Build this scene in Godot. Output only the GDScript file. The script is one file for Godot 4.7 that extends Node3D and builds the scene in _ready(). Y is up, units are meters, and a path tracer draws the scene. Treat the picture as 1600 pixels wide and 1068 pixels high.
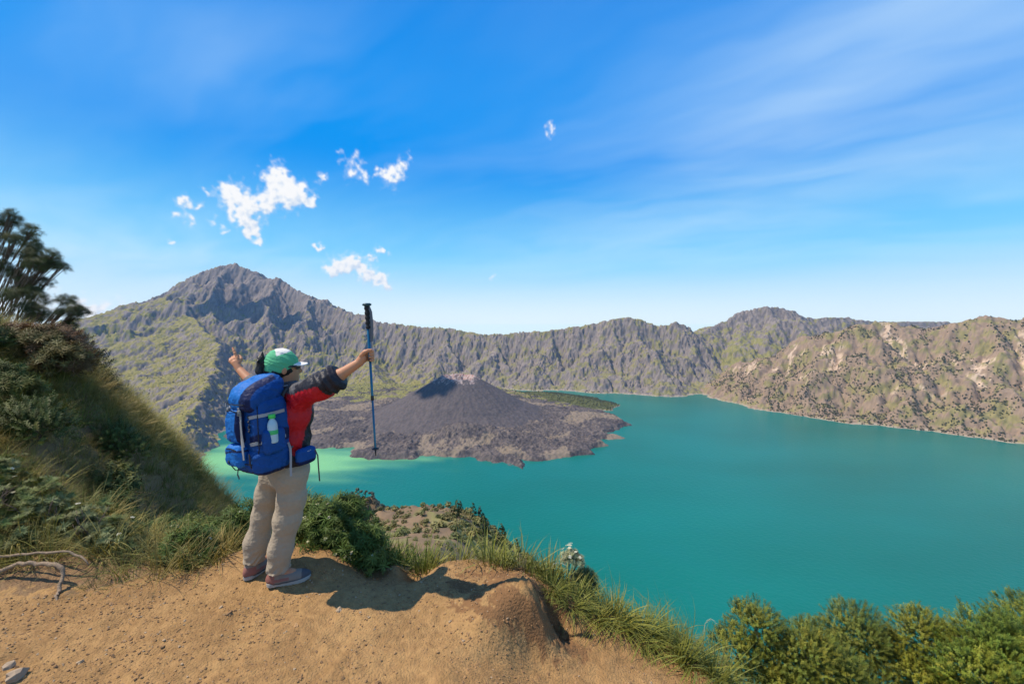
extends Node3D
# A crater lake seen from the rim: hiker with a blue pack, far volcano, cone island, walls of the crater.

const LAKE := -640.0
const EYE := Vector3(0, 1.75, 0)
var rng := RandomNumberGenerator.new()
var taken := {}
var noise_a := FastNoiseLite.new()   # smooth fractal
var noise_r := FastNoiseLite.new()   # ridged fractal
var noise_b := FastNoiseLite.new()   # single octave
var noise_f := FastNoiseLite.new()   # fine fractal

# ------------------------------------------------------------------ naming
func numbered(called: String) -> String:
	taken[called] = int(taken.get(called, -1)) + 1
	return called if taken[called] == 0 else "%s_%03d" % [called, taken[called]]

func thing(called: String, label: String, category: String, at := Vector3.ZERO, group := "") -> Node3D:
	var o := Node3D.new()
	o.name = numbered(called)
	add_child(o)
	o.position = at
	tag(o, label, category, group)
	return o

func tag(o: Node, label: String, category := "", group := "", kind := "") -> void:
	if label: o.set_meta("label", label)
	if category: o.set_meta("category", category)
	if group: o.set_meta("group", group)
	if kind: o.set_meta("kind", kind)

func part(called: String, mesh: Mesh, mat: Material, parent: Node = self) -> MeshInstance3D:
	var o := MeshInstance3D.new()
	o.name = numbered(called) if parent == self else called
	o.mesh = mesh
	if mat: o.material_override = mat
	parent.add_child(o, true)
	return o

func scatter(called: String, mesh: Mesh, mat: Material, where: Array[Transform3D], tint: PackedColorArray, parent: Node = self) -> MultiMeshInstance3D:
	var mm := MultiMesh.new()
	mm.transform_format = MultiMesh.TRANSFORM_3D
	mm.use_colors = tint.size() > 0
	mm.mesh = mesh
	mm.instance_count = where.size()
	for i in where.size():
		mm.set_instance_transform(i, where[i])
		if tint.size(): mm.set_instance_color(i, tint[i])
	var o := MultiMeshInstance3D.new()
	o.name = numbered(called) if parent == self else called
	o.multimesh = mm
	o.material_override = mat
	parent.add_child(o, true)
	return o

# a material; colours are given as linear real-world base colours
func paint(c: Color, rough := 0.9, vertex := false) -> StandardMaterial3D:
	var m := StandardMaterial3D.new()
	m.albedo_color = c.linear_to_srgb()
	m.roughness = rough
	m.metallic_specular = 0.4
	m.vertex_color_use_as_albedo = vertex
	m.cull_mode = BaseMaterial3D.CULL_DISABLED
	return m

func leaf_paint(light := 0.5) -> StandardMaterial3D:
	var m := paint(Color.WHITE, 0.6, true)
	m.metallic_specular = 0.3
	m.backlight_enabled = true
	m.backlight = Color(light, light, light * 0.6)
	return m

func lin(r: float, g: float, b: float) -> Color:
	return Color(r, g, b)

func noise_tex(freq: float, octaves: int, size := 512, normal := 0.0, seed_ := 3, ramp: Gradient = null) -> NoiseTexture2D:
	var n := FastNoiseLite.new()
	n.seed = seed_
	n.noise_type = FastNoiseLite.TYPE_SIMPLEX_SMOOTH
	n.frequency = freq
	n.fractal_octaves = octaves
	var t := NoiseTexture2D.new()
	t.width = size
	t.height = size
	t.seamless = true
	t.noise = n
	if normal > 0.0:
		t.as_normal_map = true
		t.bump_strength = normal
	if ramp: t.color_ramp = ramp
	return t

func ready_noise() -> void:
	noise_a.seed = 11; noise_a.noise_type = FastNoiseLite.TYPE_SIMPLEX_SMOOTH; noise_a.frequency = 1.0; noise_a.fractal_octaves = 4
	noise_r.seed = 5; noise_r.noise_type = FastNoiseLite.TYPE_SIMPLEX_SMOOTH; noise_r.frequency = 1.0; noise_r.fractal_type = FastNoiseLite.FRACTAL_RIDGED; noise_r.fractal_octaves = 4
	noise_b.seed = 23; noise_b.noise_type = FastNoiseLite.TYPE_SIMPLEX_SMOOTH; noise_b.frequency = 1.0; noise_b.fractal_type = FastNoiseLite.FRACTAL_NONE
	noise_f.seed = 41; noise_f.noise_type = FastNoiseLite.TYPE_SIMPLEX_SMOOTH; noise_f.frequency = 1.0; noise_f.fractal_octaves = 3

func grid_mesh(v: PackedVector3Array, n: PackedVector3Array, c: PackedColorArray, idx: PackedInt32Array) -> ArrayMesh:
	var a := []
	a.resize(Mesh.ARRAY_MAX)
	a[Mesh.ARRAY_VERTEX] = v
	a[Mesh.ARRAY_NORMAL] = n
	if c.size(): a[Mesh.ARRAY_COLOR] = c
	a[Mesh.ARRAY_INDEX] = idx
	var m := ArrayMesh.new()
	m.add_surface_from_arrays(Mesh.PRIMITIVE_TRIANGLES, a)
	return m

# keeps only the vertices that the triangles use
func packed_mesh(v: PackedVector3Array, n: PackedVector3Array, c: PackedColorArray, idx: PackedInt32Array) -> ArrayMesh:
	var to := PackedInt32Array()
	to.resize(v.size())
	to.fill(-1)
	var v2 := PackedVector3Array()
	var n2 := PackedVector3Array()
	var c2 := PackedColorArray()
	var out := PackedInt32Array()
	out.resize(idx.size())
	for k in idx.size():
		var i := idx[k]
		if to[i] < 0:
			to[i] = v2.size()
			v2.push_back(v[i]); n2.push_back(n[i])
			if c.size(): c2.push_back(c[i])
		out[k] = to[i]
	return grid_mesh(v2, n2, c2, out)
# ------------------------------------------------------------------ sky, sun, camera
const PW := 4096
const PH := 2048

func sky_image() -> Image:
	# gradient and thin high cloud at half size, then the small heaped clouds at full size
	var w := PW / 2
	var h := PH / 2
	var im := Image.create(w, h, false, Image.FORMAT_RGBF)
	var below := Color(0.76, 0.90, 0.97)
	im.fill(below)
	var streak := FastNoiseLite.new()
	streak.seed = 77; streak.noise_type = FastNoiseLite.TYPE_SIMPLEX_SMOOTH; streak.frequency = 1.0; streak.fractal_octaves = 5; streak.fractal_gain = 0.55
	var zenith := Vector3(0.0, 0.150, 0.64)
	var mid := Vector3(0.0, 0.290, 0.86)
	var low := Vector3(0.22, 0.66, 1.0)
	var rim := Vector3(0.80, 0.94, 1.0)
	for y in h / 2 + 2:
		var el := 90.0 - (y + 0.5) / h * 180.0
		var c := Vector3.ZERO
		if el > 22.0: c = mid.lerp(zenith, smoothstep(22.0, 58.0, el))
		elif el > 8.0: c = low.lerp(mid, smoothstep(6.0, 22.0, el))
		else: c = low
		c = c.lerp(rim, 1.0 - smoothstep(0.0, 10.0, el))
		var se := maxf(sin(deg_to_rad(el)), 0.02)
		var ce := cos(deg_to_rad(el))
		for x in w:
			var az := wrapf((x + 0.5) / w * TAU, -PI, PI)   # column 0 looks along -z
			# a sheet of cirrus far overhead, drawn out along the wind
			var k := 1.0 / (se + 0.12)
			var px := sin(az) * ce * k
			var pz := -cos(az) * ce * k
			var u := px * 0.86 + pz * 0.5
			var v := -px * 0.5 + pz * 0.86
			var warp := streak.get_noise_2d(px * 0.3 + 9.0, pz * 0.3) * 0.5
			var n := streak.get_noise_2d(u * 0.28 + warp * 0.3, v * 0.95 + warp)
			n += 0.18 * streak.get_noise_2d(u * 1.1 + warp * 0.6, v * 4.6 + warp * 1.5)
			var m := streak.get_noise_2d(px * 0.22 + 31.0, pz * 0.22 - 7.0)
			var azd := rad_to_deg(az)
			# where the photograph has its veils: high on the right, a wisp upper left, bands low on the left
			var veil := 0.58 * exp(-pow((azd - 40.0) / 26.0, 2.0) - pow((el - 22.0) / 13.0, 2.0))
			veil += 0.28 * exp(-pow((azd + 34.0) / 14.0, 2.0) - pow((el - 27.0) / 7.0, 2.0))
			veil += 0.60 * exp(-pow((azd + 46.0) / 20.0, 2.0) - pow((el - 6.0) / 6.5, 2.0))
			veil += 0.25 * exp(-pow((azd - 10.0) / 22.0, 2.0) - pow((el - 11.0) / 4.0, 2.0))
			# more veil added out of view, to lift the fill light
			var rest := 0.34 * maxf(smoothstep(50.0, 75.0, absf(azd)), smoothstep(40.0, 58.0, el)) * smoothstep(0.0, 8.0, el)
			var a := clampf((n * 0.9 + 0.40) * (veil * 0.85 + 0.05 + rest + 0.20 * maxf(m, 0.0)), 0.0, 0.6)
			var d := c.lerp(Vector3(0.72, 0.90, 1.0), a)
			im.set_pixel(x, y, Color(d.x, d.y, d.z))
	im.resize(PW, PH, Image.INTERPOLATE_BILINEAR)
	heaps(im)
	return im

# [azimuth, elevation, radius] in degrees of the puffs of each heaped cloud
func heaps(im: Image) -> void:
	var clouds := [
		[[-29.5, 17.4, 1.4, 1.00], [-29.0, 15.5, 1.9, 1.00], [-27.3, 15.4, 1.6, 1.00], [-25.7, 14.8, 0.7, 0.80], [-30.4, 14.0, 1.2, 0.90], [-34.7, 15.3, 0.8, 0.80], [-33.8, 14.4, 1.5, 1.00], [-32.6, 13.2, 1.7, 1.00], [-32.7, 11.6, 1.2, 1.00], [-32.1, 10.5, 0.8, 0.90], [-31.3, 9.7, 0.5, 0.80], [-36.2, 14.5, 0.5, 0.50]],
		[[-38.2, 12.8, 0.7, 0.75], [-38.9, 11.4, 0.6, 0.70], [-37.7, 11.3, 0.6, 0.60], [-37.1, 12.9, 0.5, 0.50], [-35.7, 11.1, 0.6, 0.45], [-34.8, 10.5, 0.4, 0.50]],
		[[-21.2, 19.0, 1.2, 0.65], [-20.1, 20.4, 0.7, 0.50], [-19.5, 18.4, 0.8, 0.60], [-16.3, 18.6, 1.3, 0.85], [-15.0, 19.9, 1.1, 0.65], [-17.5, 19.4, 0.7, 0.55], [-13.8, 21.2, 0.7, 0.45], [-22.5, 20.6, 0.5, 0.40]],
		[[-22.3, 7.4, 1.6, 1.00], [-23.6, 6.6, 0.8, 1.00], [-20.7, 7.8, 1.1, 1.00], [-19.3, 6.5, 1.2, 1.00], [-17.5, 5.9, 1.1, 1.00], [-17.5, 9.5, 0.7, 0.90], [-18.8, 8.7, 0.7, 0.70], [-17.1, 4.8, 0.7, 0.70]],
		[[-24.6, 17.7, 0.7, 0.80], [-25.0, 9.6, 0.5, 0.85], [-39.4, 8.6, 0.4, 0.60], [5.2, 24.8, 0.85, 0.46], [5.8, 25.2, 0.5, 0.4], [-3.1, 6.5, 0.4, 0.40]],
		[[-45.4, 0.7, 1.2, 0.60], [-46.2, 1.6, 1.3, 0.60], [-44.2, 2.0, 0.9, 0.40], [-49.0, 2.1, 1.9, 0.50], [-52.3, 2.0, 2.0, 0.50]],
	]
	var nz := FastNoiseLite.new()
	nz.seed = 19; nz.noise_type = FastNoiseLite.TYPE_SIMPLEX_SMOOTH; nz.frequency = 1.0; nz.fractal_octaves = 5; nz.fractal_gain = 0.44
	for puffs in clouds:
		var lo := Vector2(999, 999)
		var hi := Vector2(-999, -999)
		for p in puffs:
			lo = lo.min(Vector2(p[0] - p[2] * 1.7, p[1] - p[2] * 1.7))
			hi = hi.max(Vector2(p[0] + p[2] * 1.7, p[1] + p[2] * 1.7))
		for y in range(int((90.0 - hi.y) / 180.0 * PH), int((90.0 - lo.y) / 180.0 * PH)):
			for x0 in range(int((lo.x + 360.0) / 360.0 * PW), int((hi.x + 360.0) / 360.0 * PW)):
				var az := (x0 + 0.5) / PW * 360.0 - 360.0
				var x := x0 % PW
				var el := 90.0 - (y + 0.5) / PH * 180.0
				var wx := az + nz.get_noise_2d(az * 0.55, el * 0.55) * 0.9
				var wy := el + nz.get_noise_2d(az * 0.55 + 40.0, el * 0.55) * 0.8
				var d := 0.0
				var lit := 0.0
				for p in puffs:
					var q: float = (Vector2(wx - p[0], wy - p[1]).length_squared()) / (p[2] * p[2])
					if q < 2.5:
						var g: float = exp(-q * 1.5) * p[3]
						d = minf(1.15, d + g)
						lit += g * clampf((wy - p[1]) / p[2] * 0.5 - (wx - p[0]) / p[2] * 0.25 + 0.6, 0.0, 1.0)
				if d < 0.04: continue
				var fine := nz.get_noise_2d(az * 1.05, el * 1.05)
				var a := maxf(smoothstep(0.24, 0.74, d + fine * 0.36), 0.40 * smoothstep(0.06, 0.60, d + fine * 0.35))
				if a <= 0.003: continue
				var b := clampf(lit / d + fine * 0.55, 0.0, 1.0)
				var white := Vector3(0.60, 0.71, 0.86).lerp(Vector3(0.95, 0.95, 0.95), smoothstep(0.10, 0.72, b))
				var o := im.get_pixel(x, y)
				var m := Vector3(o.r, o.g, o.b).lerp(white, a)
				im.set_pixel(x, y, Color(m.x, m.y, m.z))

func stage() -> void:
	var cam := Camera3D.new()
	cam.name = "camera"
	cam.fov = rad_to_deg(2.0 * atan(534.0 / 640.0))
	cam.position = EYE
	cam.rotation = Vector3(-atan(28.0 / 640.0), 0, 0)
	cam.near = 0.05
	cam.far = 30000.0
	cam.current = true
	add_child(cam)
	var sky_mat := PanoramaSkyMaterial.new()
	sky_mat.panorama = ImageTexture.create_from_image(sky_image())
	var sky := Sky.new()
	sky.sky_material = sky_mat
	var env := Environment.new()
	env.background_mode = Environment.BG_SKY
	env.sky = sky
	env.background_energy_multiplier = 0.84
	env.tonemap_mode = Environment.TONE_MAPPER_LINEAR
	env.tonemap_exposure = 1.25
	env.sdfgi_enabled = true
	env.ssao_enabled = true
	env.ssil_enabled = true
	env.fog_enabled = true
	env.fog_density = 0.00002
	env.fog_light_color = Color(0.58, 0.78, 1.0)
	var we := WorldEnvironment.new()
	we.name = "world_environment"
	we.environment = env
	add_child(we)
	var sun := DirectionalLight3D.new()
	sun.name = "sun"
	# from the left and a little behind the camera
	var az := deg_to_rad(SUN_AZ)
	var el := deg_to_rad(SUN_EL)
	var to_sun := Vector3(sin(az) * cos(el), sin(el), -cos(az) * cos(el))
	sun.basis = Basis.looking_at(-to_sun, Vector3.UP)
	sun.light_energy = 1.6
	sun.light_color = Color(1.0, 0.95, 0.87)
	sun.light_angular_distance = 0.5
	sun.shadow_enabled = true
	add_child(sun)
const SUN_AZ := -92.0
const SUN_EL := 57.0
# ------------------------------------------------------------------ the far terrain: ridges, crater walls, cone, lava
# every ridge: crest points, then [steep slope, length of the steep part, lower slope] for its front and for its back
var seg_a := PackedVector3Array()
var seg_b := PackedVector3Array()
var seg_s := PackedFloat32Array()      # arc length at the start
var seg_g := PackedInt32Array()        # which landform
var seg_p := []                        # [front steep, front length, front low, back steep, back length, back low]
const G_PEAK := 0
const G_WALL := 1
const G_DOME := 2
const G_RIGHT := 3
const G_SPUR := 4
const G_CONE := 5
const G_LAVA := 6
const G_WOOD := 7
const CELL := 24.0
const GX0 := -7300.0
const GZ0 := -6900.0
const GNX := 500
const GNZ := 235
var ero := PackedFloat32Array()      # eroded heights
var area := PackedFloat32Array()     # how much ground drains through each cell
var best := PackedInt32Array()
var arc_total := 0.0

var lava := PackedVector2Array([Vector2(-1304, -2061), Vector2(-1065, -2104), Vector2(-844, -2093), Vector2(-766, -1950), Vector2(-663, -1904), Vector2(-487, -1922), Vector2(-434, -1960), Vector2(-200, -1941), Vector2(-59, -1877), Vector2(57, -1785), Vector2(45, -1895), Vector2(184, -1931), Vector2(392, -1979), Vector2(393, -2071), Vector2(490, -2138), Vector2(494, -2233), Vector2(650, -2284), Vector2(560, -2364), Vector2(752, -2576), Vector2(714, -2830), Vector2(511, -3089), Vector2(277, -3519), Vector2(0, -3854), Vector2(-300, -4250), Vector2(-1285, -4300), Vector2(-2698, -4087), Vector2(-2253, -3043), Vector2(-1536, -2208)])
var spit := PackedVector2Array([Vector2(20, -3700), Vector2(72, -3818), Vector2(416, -3782), Vector2(720, -3519), Vector2(856, -3238), Vector2(738, -3020), Vector2(479, -3043), Vector2(204, -3238)])
const CONE := Vector2(-365, -2760)

func ridge(g: int, pts: Array, p: Array) -> void:
	for i in pts.size() - 1:
		var a: Vector3 = pts[i]
		var b: Vector3 = pts[i + 1]
		seg_a.push_back(a); seg_b.push_back(b); seg_s.push_back(arc_total); seg_g.push_back(g); seg_p.push_back(PackedFloat32Array(p))
		arc_total += Vector2(b.x - a.x, b.z - a.z).length()
	arc_total += 3000.0

var q_d := 0.0      # results of the last seg_h: distance from the crest, arc length, front side?
var q_s := 0.0
var q_front := true
func seg_h(k: int, x: float, z: float) -> float:
	var a := seg_a[k]
	var b := seg_b[k]
	var ex := b.x - a.x
	var ez := b.z - a.z
	var l2 := ex * ex + ez * ez
	var t := clampf(((x - a.x) * ex + (z - a.z) * ez) / l2, 0.0, 1.0)
	var dx := x - a.x - ex * t
	var dz := z - a.z - ez * t
	var d := sqrt(dx * dx + dz * dz)
	var side := (ex * dz - ez * dx) / (sqrt(l2) * d + 0.001)
	var front := side > 0.0
	var p: PackedFloat32Array = seg_p[k]
	var drop := 0.0
	var f := smoothstep(-0.8, 0.8, side)
	if f > 0.0: drop += f * (p[0] * minf(d, p[1]) + p[2] * maxf(0.0, d - p[1]))
	if f < 1.0: drop += (1.0 - f) * (p[3] * minf(d, p[4]) + p[5] * maxf(0.0, d - p[4]))
	q_d = d
	q_s = seg_s[k] + sqrt(l2) * t
	q_front = front
	return lerpf(a.y, b.y, t) - drop

func edge_in(poly: PackedVector2Array, x: float, z: float) -> float:
	# signed distance to a shore: positive inside
	var inside := false
	var m := 1e12
	var n := poly.size()
	var j := n - 1
	for i in n:
		var a := poly[i]
		var b := poly[j]
		if (a.y > z) != (b.y > z) and x < (b.x - a.x) * (z - a.y) / (b.y - a.y) + a.x: inside = not inside
		var ex := b.x - a.x
		var ez := b.y - a.y
		var t := clampf(((x - a.x) * ex + (z - a.y) * ez) / (ex * ex + ez * ez), 0.0, 1.0)
		var dx := x - a.x - ex * t
		var dz := z - a.y - ez * t
		m = minf(m, dx * dx + dz * dz)
		j = i
	return sqrt(m) if inside else -sqrt(m)

func ready_far() -> void:
	ridge(G_PEAK, [Vector3(-9400, -700, -5100), Vector3(-7526, -560, -5200), Vector3(-6604, -470, -5400), Vector3(-6044, -242, -5600), Vector3(-5644, 144, -5700), Vector3(-5187, 465, -5850), Vector3(-4792, 696, -6050), Vector3(-4473, 876, -6200), Vector3(-4298, 958, -6300), Vector3(-4025, 854, -6250), Vector3(-3834, 676, -6200), Vector3(-3534, 698, -6150), Vector3(-3080, 477, -6000), Vector3(-2530, 264, -5800), Vector3(-1973, 113, -5500), Vector3(-1769, 52, -5400), Vector3(-1311, -6, -5250)], [0.95, 560.0, 0.42, 0.6, 500.0, 0.5])
	# buttresses that come down from the peak and from the far wall
	for sp in [[Vector3(-4298, 930, -6290), Vector3(-4080, 540, -5700), Vector3(-3700, 150, -5100), Vector3(-3300, -260, -4500)], [Vector3(-3534, 680, -6140), Vector3(-3300, 370, -5600), Vector3(-2950, 10, -5050), Vector3(-2650, -370, -4500)], [Vector3(-2900, 400, -5930), Vector3(-2620, 110, -5400), Vector3(-2350, -260, -4850)], [Vector3(-1973, 100, -5490), Vector3(-1800, -130, -5080), Vector3(-1690, -370, -4720)]]:
		ridge(G_PEAK, sp, [0.62, 200.0, 0.5, 1.35, 300.0, 0.5])
	for sp in [[Vector3(-789, -60, -5040), Vector3(-720, -180, -4830), Vector3(-600, -360, -4580)], [Vector3(-200, -120, -4890), Vector3(-150, -240, -4660), Vector3(-20, -430, -4400)], [Vector3(450, -70, -4790), Vector3(420, -200, -4550), Vector3(300, -420, -4300)], [Vector3(1000, 20, -4730), Vector3(1030, -140, -4520), Vector3(1140, -400, -4270)], [Vector3(1330, 80, -4690), Vector3(1430, -90, -4480), Vector3(1600, -360, -4260)], [Vector3(1860, 20, -4610), Vector3(1850, -200, -4400), Vector3(1790, -430, -4220)]]:
		ridge(G_WALL, sp, [0.80, 120.0, 0.6, 1.25, 160.0, 0.6])
	ridge(G_WALL, [Vector3(-1311, -6, -5250), Vector3(-789, -46, -5050), Vector3(-306, -113, -4900), Vector3(0, -97, -4850), Vector3(450, -58, -4800), Vector3(890, 2, -4750), Vector3(1137, 60, -4700), Vector3(1320, 92, -4700), Vector3(1524, 45, -4650), Vector3(1659, -27, -4620), Vector3(1860, 33, -4620), Vector3(1971, -20, -4640), Vector3(2093, -108, -4700)], [1.02, 470.0, 0.50, 0.5, 500.0, 0.4])
	ridge(G_DOME, [Vector3(2093, -108, -4700), Vector3(2549, 25, -4950), Vector3(2806, 142, -5000), Vector3(3077, 222, -5000), Vector3(3312, 189, -5000), Vector3(3659, 89, -5100), Vector3(4218, 83, -5200), Vector3(5058, -7, -5400), Vector3(6500, -60, -5600)], [0.80, 420.0, 0.72, 0.5, 500.0, 0.5])
	ridge(G_DOME, [Vector3(2806, 100, -4960), Vector3(2520, -180, -4560), Vector3(2250, -400, -4300), Vector3(1990, -640, -4080)], [0.62, 200.0, 0.6, 0.62, 200.0, 0.6])
	ridge(G_RIGHT, [Vector3(1840, -645, -3990), Vector3(2235, -421, -3750), Vector3(2446, -243, -3550), Vector3(2656, -73, -3400), Vector3(2806, 17, -3330), Vector3(2935, 43, -3300), Vector3(3043, 32, -3250), Vector3(3198, -28, -3200), Vector3(3223, -52, -3150), Vector3(3331, 30, -3050), Vector3(3486, 67, -3000), Vector3(3619, 51, -2900), Vector3(3926, 68, -2650), Vector3(4307, 23, -2300), Vector3(4700, 0, -1700), Vector3(4800, 0, -900)], [0.80, 330.0, 0.64, 0.5, 500.0, 0.5])
	for sp in [[Vector3(2935, 20, -3290), Vector3(2620, -260, -3010), Vector3(2330, -500, -2800), Vector3(2180, -640, -2740)], [Vector3(3210, -60, -3170), Vector3(2960, -230, -2860), Vector3(2700, -500, -2580)], [Vector3(3486, 50, -2990), Vector3(3200, -180, -2700), Vector3(2930, -480, -2420), Vector3(2800, -640, -2330)]]:
		ridge(G_RIGHT, sp, [0.75, 160.0, 0.62, 0.75, 160.0, 0.62])
	ridge(G_SPUR, [Vector3(-4688, 610, -6000), Vector3(-4707, 369, -5600), Vector3(-3797, 63, -4900), Vector3(-3022, -151, -4250), Vector3(-2642, -258, -3700), Vector3(-2283, -364, -3150), Vector3(-2025, -435, -2700), Vector3(-1773, -491, -2250), Vector3(-1616, -509, -2000), Vector3(-1375, -588, -1750), Vector3(-1105, -652, -1490)], [0.40, 500.0, 0.30, 1.35, 260.0, 0.60])
	ridge(G_SPUR, [Vector3(-6044, -262, -5560), Vector3(-4700, -420, -3900), Vector3(-3600, -540, -2700), Vector3(-2600, -600, -1800), Vector3(-2000, -640, -1300)], [0.30, 300.0, 0.25, 0.30, 300.0, 0.25])
	# green foothills between the peak and the cone
	ridge(G_SPUR, [Vector3(-1700, -380, -4700), Vector3(-1480, -500, -4330), Vector3(-1290, -585, -4060)], [0.5, 90.0, 0.42, 0.5, 90.0, 0.42])
	ridge(G_SPUR, [Vector3(-2150, -420, -4750), Vector3(-1960, -500, -4260), Vector3(-1850, -600, -3900)], [0.5, 90.0, 0.42, 0.5, 90.0, 0.42])
	ridge(G_SPUR, [Vector3(-1000, -420, -4600), Vector3(-900, -520, -4350), Vector3(-820, -600, -4150)], [0.5, 90.0, 0.42, 0.5, 90.0, 0.42])
	best.resize(GNX * GNZ)
	ero.resize(GNX * GNZ)
	area.resize(GNX * GNZ)
	# which ridge is highest, looked for on a coarse grid first
	const K := 4
	var cnx := GNX / K + 2
	var cnz := GNZ / K + 2
	var coarse := PackedInt32Array()
	for j in cnz:
		for i in cnx:
			var m := -1e9
			var w := 0
			for k in seg_a.size():
				var h := seg_h(k, GX0 + i * K * CELL, GZ0 + j * K * CELL)
				if h > m:
					m = h; w = k
			coarse.push_back(w)
	for j in GNZ:
		for i in GNX:
			var x := GX0 + i * CELL
			var z := GZ0 + j * CELL
			var q := (j / K) * cnx + i / K
			var wx := x + noise_a.get_noise_2d(x * 0.0021, z * 0.0021) * 80.0
			var wz := z + noise_a.get_noise_2d(x * 0.0021 + 50.0, z * 0.0021) * 80.0
			var k0 := coarse[q]
			var h := seg_h(k0, wx, wz)
			var d := q_d
			var kb := k0
			for k in [coarse[q + 1], coarse[q + cnx], coarse[q + cnx + 1]]:
				if k == kb: continue
				var h2 := seg_h(k, wx, wz)
				if h2 > h:
					h = h2; kb = k; d = q_d
			best[j * GNX + i] = kb
			var g := seg_g[kb]
			var amp := 1.0
			if g == G_PEAK: amp = 2.0
			elif g == G_SPUR: amp = 0.7
			elif g == G_RIGHT: amp = 1.5
			h += (noise_a.get_noise_2d(x * 0.0026, z * 0.0026) * 85.0 * amp * smoothstep(0.0, 300.0, d) + noise_a.get_noise_2d(x * 0.010 + 4.0, z * 0.010) * 30.0 * amp) * clampf((h - LAKE) / 90.0, 0.0, 1.0)
			if g == G_PEAK or g == G_DOME: h += noise_r.get_noise_2d(x * 0.0045 + 3.0, z * 0.0045) * 42.0 * (1.0 - smoothstep(0.0, 260.0, d)) * smoothstep(0.0, 300.0, h + 100.0)
			ero[j * GNX + i] = h
	erode(9)

# rain: water runs down the steepest way, cuts valleys, and slopes steeper than they can stand slide
func erode(rounds: int) -> void:
	var n := GNX * GNZ
	var step := [-1, 1, -GNX, GNX, -GNX - 1, -GNX + 1, GNX - 1, GNX + 1]
	var rec := PackedInt32Array()
	rec.resize(n)
	for turn in rounds:
		var keys := PackedInt64Array()
		for j in range(1, GNZ - 1):
			for i in range(1, GNX - 1):
				var k := j * GNX + i
				var h := ero[k]
				if h < LAKE - 4.0: continue
				var m := 0.0
				var w := k
				for s in 8:
					var drop: float = h - ero[k + step[s]]
					if s > 3: drop *= 0.7071
					if drop > m:
						m = drop; w = k + step[s]
				rec[k] = w
				keys.push_back(int((h + 2000.0) * 64.0) * 1048576 + k)
		keys.sort()
		area.fill(1.0)
		for q in range(keys.size() - 1, -1, -1):
			var k := keys[q] & 1048575
			if rec[k] != k: area[rec[k]] += area[k]
		for q in keys.size():
			var k := keys[q] & 1048575
			var r := rec[k]
			if r == k: continue
			var diag := absi(r - k) != 1 and absi(r - k) != GNX
			var len := CELL * (1.4142 if diag else 1.0)
			var f := 0.045 * sqrt(area[k]) * (0.7 if diag else 1.0)
			var h := (ero[k] + f * maxf(ero[r], LAKE - 3.0)) / (1.0 + f)
			ero[k] = minf(h, ero[r] + len * 1.5)

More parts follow.
